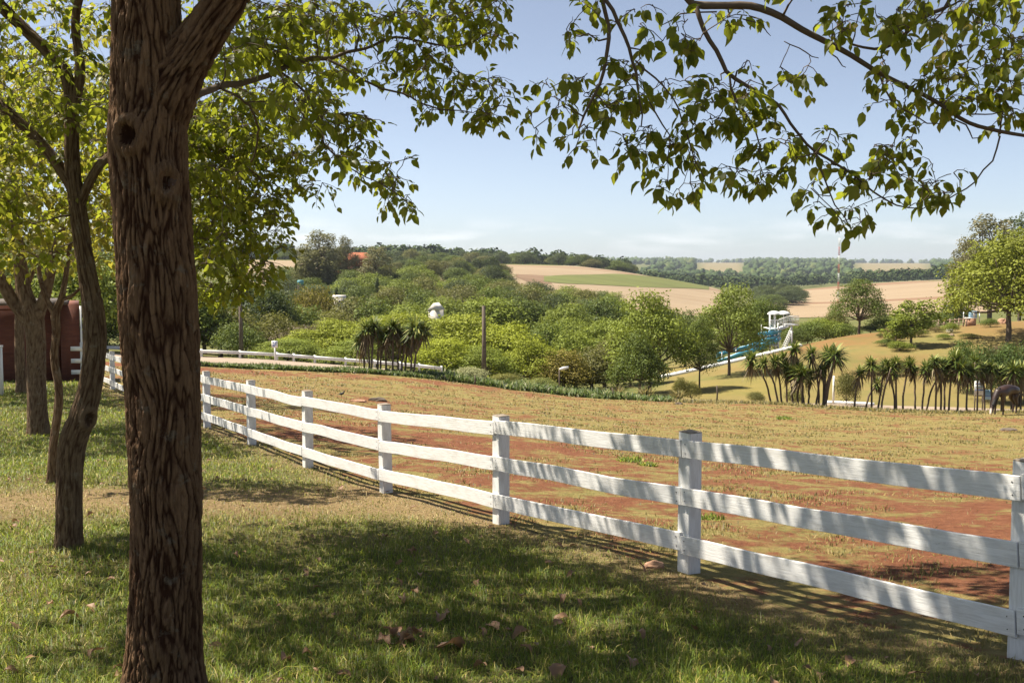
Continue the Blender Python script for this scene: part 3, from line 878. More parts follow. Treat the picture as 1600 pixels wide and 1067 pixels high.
C8 = [(160,120,35),(215,145,25),(235,50,25),(210,35,12),(270,20,15),(325,100,20),(430,45,20),(385,60,20),(400,105,12),
(60,390,25),(75,430,25),(110,296,12),(150,330,45),(200,270,50),(250,330,50),(310,240,40),(350,220,35),(330,330,50),(200,490,15),(190,450,25),(250,450,35),(380,270,40),(400,200,30),(430,330,40),(380,490,55),(340,470,30),(430,440,40),(330,380,40),
(480,300,30),(520,160,40),(545,190,20),(540,280,25),(590,150,15),(540,100,15),(470,160,15),(575,265,10),
(600,340,45),(660,300,40),(700,340,45),(740,300,40),(560,400,45),(620,420,45),(690,420,45),(740,370,40),(800,340,25),(810,400,30),(740,220,20),(840,240,25),(900,280,25),(860,285,15),(925,235,15),
(790,480,50),(850,470,50),(880,530,35),(920,500,12),(520,470,50),(560,520,40),(470,550,20),(490,600,25),(460,610,20),(515,620,8),(555,600,15),(600,610,12),(690,560,45),(750,570,40),(780,590,25),(810,570,25),(840,590,15),
(970,450,30),(1015,455,20),(940,620,30),(960,660,20),(1010,530,30),(1070,590,50),(1100,680,25),(1060,680,20),(1000,690,10),(1035,720,8),(1095,720,6),(1130,560,40),(1170,530,40),(1190,480,30),(1240,480,30),(1130,490,20),(1160,650,25),(1220,590,40),(1290,590,40),(1310,540,20),(1330,620,30),(1380,570,20),(1380,630,20),(1300,650,25),
(1150,350,15),(1200,370,25),(1150,230,30),(1195,290,30),(1130,250,25),(1230,340,25),(1260,420,20),
(1010,80,40),(1060,60,40),(1050,110,40),(1130,90,40),(1180,60,40),(1240,90,40),(1200,140,40),(1260,30,30),(1310,80,40),(1340,130,40),(1400,160,35),(1420,60,50),(1470,110,50),(1440,20,30),(1530,60,50),(1570,130,50),(1480,170,30),(1540,200,40),(1580,210,30),
(1310,260,45),(1370,270,40),(1330,220,35),(1420,260,40),(1480,260,30),(1520,300,40),(1570,290,30),(1440,310,40),(1390,330,40),(1350,350,30),(1530,380,30),(1580,370,30),(1310,350,20),
(740,80,20),(680,80,12),(660,95,12),(830,5,15),(890,5,20),(720,60,15),(1640,200,60),(1660,60,60),(1680,330,60),(1450,-40,60),(1550,-30,60),(1300,-40,60)]
tg8 = circles_to_sprays(C8, 2.0, 800, -15, lambda x, y: 5.55, rng, spread=0.16, dens=0.85)
# lower limb that reaches right over the fence
Z1 = lambda rows: [(280 + x / 2.667, y / 2.667, w / 2.667, d) for x, y, w, d in rows]
def L1(rows, wob=0.008, sides=8): sk.limb(px_path(Z1(rows), 6), sides, wob=wob)
L1([(-20, 440, 50, 4.95), (60, 400, 36, 5.2), (150, 370, 30, 5.5), (250, 345, 26, 5.8), (350, 320, 24, 6.0), (450, 280, 22, 6.15), (560, 245, 20, 6.3), (640, 240, 16, 6.4), (700, 215, 14, 6.5), (800, 195, 12, 6.6), (900, 160, 11, 6.7), (1000, 170, 9, 6.7), (1100, 190, 8, 6.7), (1200, 180, 6, 6.7), (1300, 140, 4, 6.7)])
L1([(620, 250, 12, 6.35), (700, 290, 11, 6.3), (780, 340, 10, 6.3), (860, 378, 9, 6.3), (930, 385, 8, 6.3), (1000, 430, 7, 6.3), (1100, 455, 6, 6.3), (1220, 470, 4, 6.3)])
L1([(420, 300, 12, 6.1), (500, 360, 10, 6.2), (550, 430, 9, 6.3), (590, 520, 8, 6.4), (600, 600, 7, 6.4), (700, 690, 6, 6.4), (780, 740, 5, 6.4), (900, 800, 4, 6.4), (960, 860, 3, 6.4)])
L1([(170, 365, 12, 5.5), (290, 440, 10, 5.9), (330, 560, 9, 6.2), (300, 680, 7, 6.4)])
L1([(600, 470, 6, 6.3), (700, 478, 5, 6.3), (780, 480, 4, 6.3)])
C1 = [(350,60,60),(450,50,60),(550,60,60),(640,50,55),(430,130,60),(530,130,60),(620,120,50),(700,100,50),(780,90,50),(850,110,50),(930,80,50),(1010,60,60),(1100,60,70),(1200,60,70),(1300,60,60),(1350,30,45),(1250,130,60),(1330,150,50),(1150,130,60),(1050,130,60),(980,180,40),(1080,220,50),(1030,260,45),(960,230,40),(900,250,40),(930,320,45),(1000,300,50),(1080,280,50),(1000,380,50),(1060,400,50),(960,400,40),(1130,310,45),(1180,340,40),(1060,460,40),(1130,380,40),(1230,400,40),(1300,360,45),(1340,400,40),(1290,460,50),(1310,520,35),(1250,480,30),(1225,505,15),(1330,470,40),
(700,330,20),(730,330,20),(690,270,25),(560,330,25),(540,300,25),(780,310,20),(830,290,25),(1100,10,50),(1250,0,60),(950,20,40),
(320,230,70),(400,250,60),(330,170,60),(250,200,60),(180,230,60),(200,130,60),(300,110,50),(480,200,50),
(420,400,70),(500,430,60),(560,440,50),(620,470,45),(680,490,45),(740,500,50),(790,520,40),(700,560,55),(760,590,50),(640,560,55),(560,530,60),(480,530,60),
(640,640,45),(700,680,45),(760,660,50),(600,620,40),(800,620,30),(740,730,30),(820,710,30),(880,700,25),(940,690,22),(870,750,40),(850,810,40),(910,780,40),(900,840,35),(950,840,30),(970,870,15)]
tg1 = circles_to_sprays(C1, 2.667, 280, -9, lambda x, y: 5.6 + 1.0 * min(max((x - 330) / 300, 0), 1), rng, spread=0.28, dens=0.85)
def sun_gap(p):
    # a break in the crown on the sunny side, where light reaches the trunk
    dx, dy = p[0] + 1.66, p[1] - 4.8
    along = dx * sh.x + dy * sh.y; across = abs(dx * sh.y - dy * sh.x)
    return along > 0.15 and across < 0.32
# crown above the frame (it throws the dappled shade)
def above(p):
    if sun_gap(p) and rng.uniform() < 0.9: return False
    x, y = proj(p[0], p[1], p[2]); return p[1] < 0.5 or y < -70
crown_hi = ellipsoid_targets((-1.7, 6.3, 4.3), (5.1, 3.5, 2.0), 780, rng, 0.0, 1.0, 1.2, above)
sk.limb([(-1.95, 4.9, 2.6, 0.08), (-1.7, 4.2, 3.3, 0.06), (-1.3, 3.2, 3.8, 0.04), (-1.0, 2.4, 4.0, 0.02)], 7)
sk.limb([(-2.1, 4.95, 3.0, 0.07), (-2.9, 5.4, 3.7, 0.05), (-3.8, 5.8, 4.0, 0.03)], 7)
sk.limb([(0.3, 5.35, 2.72, 0.05), (0.9, 5.3, 3.3, 0.04), (1.7, 5.0, 3.7, 0.03), (2.6, 4.8, 3.8, 0.02)], 7)
sk.limb([(-0.25, 5.15, 2.45, 0.05), (-0.3, 5.9, 3.2, 0.04), (-0.2, 7.0, 3.7, 0.025)], 7)
sk.grow(tg8 + tg1 + crown_hi, rng)
for t in tg8: sk.spray(np.array(t), 0.10, 10, 0.066, rng, 0.9)
for t in tg1: sk.spray(np.array(t), 0.13, 11, 0.062, rng, 0.75)
for t in crown_hi: sk.spray(np.array(t), 0.27, 24, 0.12, rng, 0.5)
wood = np.concatenate(sk.mb.V)
obj('branches', mesh_np('branches', local(wood, big_tree), [np.concatenate(sk.mb.F[k]) for k in (3, 4) if sk.mb.F[k]], M_TWIG, True), big_tree)
LA = sk.leaf_array()
pxy = np.array(proj(LA[:, 0], LA[:, 1], LA[:, 2])).T
vis = (pxy[:, 0] > 815) & (pxy[:, 0] < 1590) & (pxy[:, 1] > 8) & (pxy[:, 1] < 400)
score = np.where(vis, LA[:, 9] / LA[:, 1], 0)
big_i = np.argsort(-score)[:290]
mask = np.ones(len(LA), bool); mask[big_i] = False
V, F = leaves_np(LA[mask, :3], LA[mask, 3:6], LA[mask, 6:9], LA[mask, 9])
stuff(obj('foliage', mesh_np('foliage', local(V, big_tree), F, M_LEAF), big_tree))
leaf_me = []
for k in range(4):
    lv = LEAF_V.copy(); lv[:, 2] *= (0.6, 1.0, 1.5, 2.0)[k]; lv[:, 1] *= (1.0, 0.9, 1.08, 0.8)[k]
    lv[-1, 1] = (0.05, -0.06, 0.03, -0.03)[k]
    leaf_me.append(mesh_np('leaf', lv, [LEAF_T, LEAF_Q], M_LEAF))
for c, i in enumerate(big_i):
    R = leaf_frames(LA[i:i + 1, 3:6], LA[i:i + 1, 6:9])[0]
    o = bpy.data.objects.new('leaf', leaf_me[c % 4]); COL.objects.link(o); o.parent = big_tree
    M4 = Matrix([list(R[k] * LA[i, 9]) + [float(LA[i, k] - big_tree.location[k])] for k in range(3)] + [[0, 0, 0, 1]])
    o.matrix_local = M4

# ---- the other trees on the lawn
def lawn_tree(name, label, bx, d, trunk_rows, limbs, crown, nspray, leaf, per, around, along, seed, mat_leaf=M_LEAF, knots=(), extra=(), gap=-0.02, keep=None, spray_r=0.2):
    b0 = base(bx, d)
    root = thing(name, label, 'tree', b0)
    tp = [(a_, b_, c_, r_ * 0.9) for a_, b_, c_, r_ in px_path(trunk_rows, d)]
    tp[0] = (tp[0][0], tp[0][1], b0.z - 0.08, tp[0][3])
    V, F, C = bark_tube(tp, around, along, 0.011, 40, 0.17, knots, seed)
    tr = obj('trunk', mesh_np('trunk', local(V, root), F, M_BARK2, True, {'crack': C}), root)
    s = Skeleton(); r = np.random.default_rng(int(seed * 10) + 1)
    s.limb(tp, draw=False)
    for lp in limbs:
        path = px_path(lp, d)
        V, F, C = bark_tube(path, max(20, around // 3), max(20, along // 3), 0.006, 34, 0.17, (), seed + 3)
        obj('limb', mesh_np('limb', local(V, root), F, M_BARK2, True, {'crack': C}), root)
        s.limb(path, draw=False)
    tg = list(extra)
    for c in crown: tg += ellipsoid_targets(c[0], c[1], int(nspray * c[2]), r, gap, 0.8, c[3] if len(c) > 3 else None, keep)
    s.grow(tg, r)
    for t in tg: s.spray(np.array(t), spray_r, per, leaf, r, 0.6)
    obj('branches', mesh_np('branches', local(np.concatenate(s.mb.V), root), [np.concatenate(s.mb.F[k]) for k in (3, 4) if s.mb.F[k]], M_TWIG, True), root)
    A = s.leaf_array()
    V, F = leaves_np(A[:, :3], A[:, 3:6], A[:, 6:9], A[:, 9])
    stuff(obj('foliage', mesh_np('foliage', local(V, root), F, mat_leaf), root))
    return root, tr
def clear_low(p):
    """keep the foliage out of the open view under the crowns"""
    if p[1] < 12 and sun_gap(p) and random.random() < 0.85: return False
    x, y = proj(p[0], p[1], p[2])
    lim = 425 + 25 * math.sin(x * 0.05) 
    if x > 300: lim = 462 - max(0, x - 350) * 1.0
    if x > 460: lim = 250 - (x - 460) * 1.6
    if x < 170: lim = 415 + 20 * math.sin(x * 0.08)
    return y < lim
kn2 = [(np.array(P(131, 655, 8.33)) + np.array([0.05, 0, 0]), 0.055, 0.03)]
CL = [(150,430,60),(240,420,70),(330,400,70),(400,500,70),(310,500,70),(200,520,80),(100,500,70),(100,600,70),(200,620,80),(300,600,70),(380,620,60),(460,640,50),(500,690,40),(400,700,60),(300,720,70),(200,720,80),(100,720,70),(480,780,40),(560,780,30),(595,772,15),(420,820,50),(330,820,60),(230,830,80),(120,840,80),(400,900,50),(430,880,20),(300,920,60),(200,930,80),(100,950,80),(400,970,30),(300,1010,60),(200,1020,70),(100,1040,60),(400,1020,40),(430,1040,20),(100,1120,60),(200,1130,60),(300,1110,50),(100,1190,60),(190,1205,60),(290,1180,50),(370,1110,45),(60,1225,40),(240,1235,35),(340,1160,35)]
rl = np.random.default_rng(5)
extra2 = circles_to_sprays(CL, 2.667, 280, -4, lambda x, y: 9.2, rl, spread=0.5, dens=1.25)
t2c = P(120, 150, 8.6)
lawn_tree('shade_tree', 'slender tree with a bent trunk and low knot hole, left of big trunk', 108, 8.4,
          [(108, 880, 56), (108, 850, 48), (108, 800, 43), (109, 740, 43), (114, 690, 47), (127, 655, 45), (140, 610, 39), (147, 560, 37), (148, 510, 36), (142, 460, 33), (132, 400, 29), (122, 330, 28), (113, 260, 25), (112, 180, 22), (104, 120, 20), (72, 80, 19), (0, 8, 18), (-60, -60, 14)],
          [[(118, 300, 20), (85, 250, 16), (55, 215, 15), (0, 165, 14), (-70, 120, 10)], [(118, 335, 18), (135, 295, 14), (158, 255, 13), (190, 235, 12, 8.7), (260, 225, 10, 9.1), (340, 235, 8, 9.3), (420, 290, 5, 9.3)],
           [(112, 190, 16), (125, 110, 14), (118, 30, 12), (140, -60, 10)], [(190, 235, 8, 8.7), (260, 300, 7, 9.0), (320, 380, 5, 9.2)]],
          [((t2c.x + 0.2, 9.0, 1.9), (2.7, 2.0, 1.9), 1.0, 0.1), ((t2c.x - 0.5, 9.4, 0.9), (1.9, 1.2, 1.0), 0.3)], 600, 0.068, 21, 110, 260, 2.2, M_LEAF, kn2, extra2, -0.05, clear_low, 0.2)
t4c = P(40, 250, 19.6)
lawn_tree('shade_tree', 'stout tree forking low in front of the brick building', 60, 19.6,
          [(60, 690, 46), (60, 672, 38), (58, 640, 33), (57, 580, 31), (55, 520, 32), (50, 490, 34), (38, 455, 24), (30, 400, 20), (20, 320, 16), (15, 250, 12)],
          [[(48, 500, 26), (20, 470, 20), (0, 436, 18), (-40, 390, 14)], [(56, 495, 24), (68, 470, 18), (78, 430, 15), (95, 360, 12), (110, 300, 9)]],
          [((t4c.x, 19.8, 2.4), (4.6, 3.6, 2.9), 1.0, -0.4)], 700, 0.125, 16, 70, 120, 4.4, M_LEAF_Y, (), (), -0.08, clear_low, 0.34)
t3c = P(110, 350, 12.8)
lawn_tree('young_tree', 'thin pale young tree with a forked top behind the leaning trunk', 80, 12.7,
          [(80, 760, 20), (81, 740, 16), (84, 690, 14), (91, 640, 14), (91, 600, 13), (85, 560, 13), (88, 520, 13), (87, 490, 14), (96, 466, 10), (102, 435, 8), (110, 380, 6)],
          [[(87, 492, 11), (74, 470, 8), (64, 440, 7), (58, 400, 5)], [(97, 468, 6), (112, 462, 5), (128, 448, 4)]],
          [((t3c.x, 12.8, 1.3), (1.5, 1.3, 1.3), 1.0, -0.25)], 150, 0.11, 14, 44, 110, 6.1, M_LEAF_Y, (), (), -0.1, clear_low, 0.22)
t5c = P(20, 330, 28)
lawn_tree('shade_tree', 'straight tree close to the brick wall, behind the stout forked tree', 33, 28,
          [(33, 612, 22), (33, 600, 18), (31, 560, 16), (30, 510, 15), (31, 470, 14), (28, 420, 12), (24, 360, 9)],
          [[(30, 470, 10), (45, 440, 8), (60, 400, 6)]],
          [((t5c.x, 28, 2.4), (5.5, 3.5, 3.0), 1.0, 0.0)], 460, 0.17, 16, 40, 80, 7.7, M_LEAF_Y, (), (), -0.1, clear_low, 0.45)

# ------------------------------------------------------------------ white paddock fence
posts = [(1588, 5.4, 1.13), (1065, 7.82, 1.10), (773, 10.06, 1.10), (594, 12.4, 1.10), (474, 14.7, 1.10), (387, 17.25, 1.10), (318, 20.0, 1.10)]
pp = [base(px, d) for px, d, h in posts]
step = Vector((FD[0], FD[1], 0)) * 2.73
first = pp[0] - Vector((FD[0], FD[1], 0)) * 2.75
first.z = T1(first.x, first.y)
seq = [first] + pp
last = pp[-1]
for k in range(1, 6):
    q_ = last + step * k; q_.z = T1(q_.x, q_.y); seq.append(q_)
fence = thing('paddock_fence', 'long white three-rail wooden paddock fence crossing the lawn to the brick building', 'fence', seq[3])
FR = np.random.default_rng(3)
def bevel_box(name, size, mat, bev=0.006, segs=(1, 1, 1), warp=0.0, seed=0, top_mat=None):
    bm = bmesh.new(); bmesh.ops.create_cube(bm, size=1)
    for v in bm.verts: v.co = Vector((v.co.x * size[0], v.co.y * size[1], v.co.z * size[2]))
    bmesh.ops.bevel(bm, geom=list(bm.edges), offset=bev, segments=2, profile=0.6, affect='EDGES')
    if segs[0] > 1:
        long_e = [e for e in bm.edges if abs(e.verts[0].co.x - e.verts[1].co.x) > size[0] * 0.8]
        bmesh.ops.subdivide_edges(bm, edges=long_e, cuts=segs[0] - 1)
        for v in bm.verts:
            n1 = mnoise.noise(Vector((v.co.x * 1.1 + seed * 7.3, seed, 0))); n2 = mnoise.noise(Vector((v.co.x * 7 + seed, 3, v.co.z * 5)))
            v.co.z += warp * n1 + 0.0022 * n2; v.co.y += warp * 0.6 * mnoise.noise(Vector((v.co.x * 0.9, seed * 3.1, 5)))
    me = bpy.data.meshes.new(name); bm.to_mesh(me); bm.free(); me.materials.append(mat)
    if top_mat:
        me.materials.append(top_mat)
        for p_ in me.polygons:
            if p_.center.x > size[0] / 2 - bev * 1.2: p_.material_index = 1
    return me
post_me = []
for k in range(4):
    # local x is up: the grain of the shared paint runs along local x
    post_me.append(bevel_box('post', (1.35, 0.135, 0.125), M_PAINT, 0.010, (10, 1, 1), 0.006, k, M_POSTTOP))
fang = math.atan2(FD[1], FD[0])
fl = fence.location.copy()
for i, b_ in enumerate(seq):
    hgt = 1.10 + FR.uniform(-0.015, 0.02)
    o = obj('post', post_me[i % 4], fence)
    tilt = FR.normal(0, 0.012, 2)
    ux = Vector((tilt[0], tilt[1], 1)).normalized(); uy = Vector((FD[0], FD[1], 0)); uy = (uy - ux * uy.dot(ux)).normalized(); uz = ux.cross(uy)
    c = b_ - fl + Vector((FN[0], FN[1], 0)) * 0.0725 + Vector((0, 0, hgt - 1.35 / 2))
    o.matrix_local = Matrix([[ux.x, uy.x, uz.x, c.x], [ux.y, uy.y, uz.y, c.y], [ux.z, uy.z, uz.z, c.z], [0, 0, 0, 1]])
for i in range(len(seq) - 1):
    for k, zc in enumerate((0.965, 0.60, 0.225)):
        h0, h1 = zc + FR.uniform(-0.015, 0.015), zc + FR.uniform(-0.015, 0.015)
        A = seq[i] - fl + Vector((0, 0, h0)); B = seq[i + 1] - fl + Vector((0, 0, h1))
        ln = (B - A).length - 0.006
        me = bevel_box('rail', (ln, 0.028, 0.138 + FR.uniform(-0.006, 0.006)), M_PAINT, 0.004, (14, 1, 1), 0.014, i * 3 + k)
        o = obj('rail', me, fence)
        ux = (B - A).normalized(); uz = Vector((0, 0, 1)); uz = (uz - ux * uz.dot(ux)).normalized(); uy = uz.cross(ux)
        c = (A + B) / 2 - Vector((FN[0], FN[1], 0)) * (0.006 + 0.0015 * FR.uniform(-1, 1))
        o.matrix_local = Matrix([[ux.x, uy.x, uz.x, c.x], [ux.y, uy.y, uz.y, c.y], [ux.z, uy.z, uz.z, c.z], [0, 0, 0, 1]])
        # nail heads at each end, as sub-parts of the board
        if i < 5:
            mb = MB()
            for ex in (-ln / 2 + 0.045, ln / 2 - 0.045):
                for ez in (-0.035, 0.035):
                    mb.tube([(ex, 0.010, ez), (ex, 0.0165, ez)], [0.005, 0.004], 6)
            s_ = -1 if (uy.x * FN[0] + uy.y * FN[1]) > 0 else 1
            me2 = mb.mesh('nails', M_DARK)
            n_ = obj('nails', me2, o); n_.scale = (1, s_, 1)

# ------------------------------------------------------------------ brick building at the far left
def brick_mat():
    m = NT('red_brick'); m.set(Roughness=0.9)
    v = m.coord((1, 1, 1))
    br = m.n('TexBrick'); br.inputs['Scale'].default_value = 1.0
    br.inputs['Brick Width'].default_value = 0.22; br.inputs['Row Height'].default_value = 0.075; br.inputs['Mortar Size'].default_value = 0.008
    br.inputs['Color1'].default_value = (0.18, 0.06, 0.032, 1); br.inputs['Color2'].default_value = (0.125, 0.042, 0.025, 1); br.inputs['Mortar'].default_value = (0.13, 0.05, 0.035, 1)
    mp = m.n('Mapping'); mp.inputs['Rotation'].default_value = (math.pi / 2, 0, 0); m.l(v, mp.inputs[0]); m.l(mp.outputs[0], br.inputs['Vector'])
    n1 = m.noise(m.coord((1, 1, 0.3)), 0.8, 5, 0.6, 0.35, 0.7)
    m.base(m.mix(m.math('MULTIPLY', n1, 0.5), br.outputs['Color'], (0.14, 0.04, 0.026))); return m.m
M_BRICK = brick_mat()
bc = base(127, 33.5)
bld = thing('brick_building', 'low red brick building with a thin flat roof behind the left trees', 'building', bc, 0.40)
mb = MB(); mb.box((-4.6, 2.0, 1.15), (8.0, 4.0, 2.7)); mb.build('wall', M_BRICK, bld)
mb = MB(); mb.box((-0.29, 1.9, 1.15), (0.58, 4.3, 2.7)); mb.build('wall', M_BRICK, bld)
mb = MB(); mb.box((-4.6, 1.75, 2.545), (8.5, 4.9, 0.075)); mb.build('roof', M_POLE, bld)
mb = MB(); mb.bar((0.04, -0.3, 0.0), (0.04, -0.3, 2.45), 0.03); mb.bar((0.04, -0.3, 1.05), (0.10, -0.28, 1.05), 0.04); mb.build('downpipe', M_WHITE, bld)
mb = MB(); mb.bar((-0.62, -0.30, 1.45), (-0.62, -0.30, 2.5), 0.025); mb.build('downpipe', M_POLE, bld)
for zz in (0.95, 2.35):
    mb = MB(); mb.box((-4.9, -0.02, zz), (7.3, 0.05, 0.05)); mb.build('brick_course', M_BRICK, bld)
# stub of white rails at the corner of the building
sb_ = base(124, 32.6)
sr = thing('rail_stub', 'short white rail ends sticking out beside the brick building corner', 'fence', sb_)
mb = MB(); mb.box((0.13, 0, 0.6), (0.11, 0.11, 1.3)); mb.build('post', M_WHITE, sr)
for zz in (1.05, 0.66, 0.3):
    mb = MB(); mb.box((0, -0.075, zz), (0.42, 0.03, 0.14)); mb.build('rail', M_WHITE, sr)
wp = base(1, 27)
tag(MB().box((0, 0, 0.62), (0.12, 0.12, 1.35)).box((0, 0, 1.31), (0.15, 0.15, 0.05)).build('white_post', M_WHITE, None, False, wp), 'plain whitish square post at the left edge of the lawn', 'post')

# ------------------------------------------------------------------ road furniture
def on_line(rows, px):
    rows = np.array(rows, float); return float(np.interp(px, rows[:, 0], rows[:, 1]))
gr_line = [(-200, 67), (160, 63.5), (320, 62.5), (500, 61.8), (690, 61.3)]
pts = [base(px, on_line(gr_line, px)) for px in (60, 130, 192, 250, 315, 375, 433, 459, 492, 540, 585, 625, 655, 690)]
guard = thing('guard_rail', 'low white road guard rail on short posts beyond the paddock', 'guard rail', pts[4])
for a in pts:
    MB().box(a - pts[4] + Vector((0, 0, 0.2)), (0.12, 0.12, 0.68)).build('post', M_WHITE, guard)
for a, b in zip(pts[:-1], pts[1:]):
    A = a - pts[4] + Vector((0, -0.13, 0.40)); B = b - pts[4] + Vector((0, -0.13, 0.40))
    x = (B - A).normalized(); ang = math.atan2(x.y, x.x)
    mb = MB(); mb.tube([A + Vector((0, 0, -0.05)), B + Vector((0, 0, -0.05))], [0.05, 0.05], 6); mb.tube([A + Vector((0, 0, 0.05)), B + Vector((0, 0, 0.05))], [0.05, 0.05], 6)
    mb.build('rail', M_WHITE, guard)
sg = base(430, 61.0)
sign = thing('road_sign', 'small blue and white square road sign on a white post by the guard rail', 'sign', sg)
MB().bar((0, 0, -0.1), (0, 0, 1.0), 0.055).build('post', M_WHITE, sign)
MB().box((0, -0.07, 1.02), (0.36, 0.04, 0.42)).build('plate', M_WHITE, sign)
M_SIGNB = simple('sign_blue', (0.16, 0.24, 0.55), 0.5)
mb = MB()
for (x, z, w, h) in ((-0.08, 1.13, 0.11, 0.09), (0.07, 1.13, 0.09, 0.09), (0.0, 1.0, 0.24, 0.06), (-0.05, 0.9, 0.14, 0.06)): mb.box((x, -0.094, z), (w, 0.006, h))
mb.build('symbol', M_SIGNB, sign)
def pole(px, top, d, r, label):
    b = base(px, d); h = P(px, top, d).z - b.z
    o = MB().tube([(0, 0, -0.3), (0.02, 0, h * 0.5), (0.0, 0, h)], [r * 1.2, r, r * 0.8], 8).build('utility_pole', M_POLE, None, True, b)
    return tag(o, label, 'pole')
pole(377, 462, 66, 0.13, 'bare dark wooden pole behind the guard rail, near the big trunk')
pole(756, 478, 62.5, 0.13, 'bare dark wooden pole right of the yucca clump, before the yellow-green trees')
lp = base(877, 60)
lamp = thing('street_lamp', 'small grey street lamp with a flat white head rising from the verge', 'lamp')
lamp.location = lp
hl = P(877, 577, 60).z - lp.z
MB().bar((-0.12, 0, -0.2), (-0.12, 0, hl), 0.035).build('post', M_POLE, lamp)
MB().tube([(-0.12, 0, hl), (0.1, 0, hl + 0.06), (0.42, 0, hl + 0.13)], [0.05, 0.09, 0.06], 8).build('lamp_head', M_WHITE, lamp, True)
for px, top, d, lab in ((1120, 602, 54, 'thin dark stake at the paddock edge below the grassy hill'), (553, 582, 52.6, 'short brown stake in the verge below the yucca clump'), (742, 587, 53, 'thin brown stake in the verge near the pale shrub'), (957, 606, 54, 'thin grey stake at the paddock edge below the olive bushes')):
    b = base(px, d); h = P(px, top, d).z - b.z
    tag(MB().tube([(0, 0, -0.1), (0.02, 0, h * 0.6), (-0.01, 0, h)], [0.045, 0.04, 0.032], 6).build('stake', M_POLE, None, True, b), lab, 'stake')

# ------------------------------------------------------------------ yuccas
def rosette(seed, n=190, R=0.76):
    r = np.random.default_rng(seed)
    g, dd = MB(), MB()
    for i in range(n):
        el = math.asin(min(0.99, -0.75 + 1.72 * (i + r.uniform()) / n)); az = r.uniform(0, 6.283)
        d = np.array([math.cos(el) * math.cos(az), math.cos(el) * math.sin(az), math.sin(el)])
        ln = R * r.uniform(0.75, 1.1) * (0.8 if el < -0.5 else 1)
        side = np.cross(d, (0, 0, 1.0)); side /= np.linalg.norm(side) + 1e-6
        w = 0.040
        o = np.array([0, 0, r.uniform(-0.22, 0.1)])
        p1 = o + d * ln * 0.55; p2 = o + d * ln + np.array([0, 0, -0.16 * ln])
        V = [o + side * w * 0.7, o - side * w * 0.7, p1 + side * w, p1 - side * w, p2]
        (dd if el < -0.42 else g).add(V, [[(0, 1, 3, 2)], [(2, 3, 4)]])
    return g.mesh('leaf_crown', M_YUCCA), dd.mesh('dry_skirt', M_YDEAD)
ROS = [rosette(s) for s in range(5)]
ORD = ['first', 'second', 'third', 'fourth', 'fifth', 'sixth', 'seventh', 'eighth', 'ninth', 'tenth', 'eleventh', 'twelfth', 'thirteenth', 'fourteenth', 'fifteenth', 'sixteenth', 'seventeenth', 'eighteenth', 'nineteenth', 'twentieth', 'twenty-first', 'twenty-second', 'twenty-third']
YR = np.random.default_rng(21)
def yucca(bx, hx, hy, d, scale, label, group, rad=0.075, extra=()):
    b = base(bx, d)
    y = thing('yucca', label, 'yucca', b, 0, group)
    top = P(hx, hy, d + YR.uniform(-0.4, 0.4)) - b
    mid = Vector((top.x * 0.35, top.y * 0.5, top.z * 0.55))
    c = catmull(np.array([(0, 0, -0.15, rad * 1.5), (top.x * 0.08, 0, top.z * 0.12, rad * 1.1), (*mid, rad), (*top, rad * 0.8)]), 9)
    c[:, :2] += YR.normal(0, 0.012, (9, 2))
    MB().tube(c[:, :3], c[:, 3], 7).build('stem', M_YTRUNK, y, True)
    for hx2, hy2 in [(hx, hy)] + list(extra):
        t2 = P(hx2, hy2, d + YR.uniform(-0.4, 0.4)) - b
        if (hx2, hy2) != (hx, hy):
            st = Vector(c[6, :3]); 
            MB().tube([st, (st + t2) / 2 + Vector((0, 0, -0.05)), t2], [rad * 0.8, rad * 0.7, rad * 0.6], 6).build('stem', M_YTRUNK, y, True)
        g, dm = ROS[int(YR.integers(0, 5))]
        rot = (YR.normal(0, 0.12), YR.normal(0, 0.12), YR.uniform(0, 6.28)); sc = scale * YR.uniform(0.75, 1.2)
        o = obj('leaf_crown', g, y, t2, rot, (sc, sc, sc * YR.uniform(0.85, 1.1)))
        obj('dry_skirt', dm, y, t2, rot, (sc * 0.9, sc * 0.9, sc * YR.uniform(1.3, 2.1)))
    return y
def clump(rows, sc, ox, oy, d, scale, where, group):
    rows = sorted(rows, key=lambda r: r[0])
    for i, r in enumerate(rows):
        yucca(ox + r[0] / sc, ox + r[1] / sc, oy + r[2] / sc + (6 if ox > 1000 else 0), d + (r[3] if len(r) > 3 else YR.uniform(-0.8, 0.8)), scale * (r[4] if len(r) > 4 else 1), f'{ORD[i]} yucca from the left in the {where}', group, r[5] if len(r) > 5 else 0.05, r[6] if len(r) > 6 else ())
clump([(572, 545, 745), (600, 585, 665), (612, 625, 640), (648, 655, 690), (662, 690, 720), (697, 705, 700), (738, 742, 650), (768, 785, 700), (790, 815, 720), (808, 860, 690), (845, 870, 660), (858, 925, 680)], 3.81, 420, 340, 55.5, 1.15, 'dense clump left of the bare pole', 'yuccas in the clump left of the bare pole')
clump([(152, 48, 725), (188, 112, 735), (205, 172, 735), (232, 212, 715), (262, 240, 775), (290, 275, 755), (312, 305, 790), (322, 272, 665), (344, 348, 800), (385, 412, 775), (402, 360, 690), (420, 445, 695, 0, 1.1, 0.085), (428, 488, 695, -0.6, 1.15, 0.11)], 3.334, 1160, 340, 56, 1.1, 'clump below the water slide', 'yuccas in the clump below the water slide')
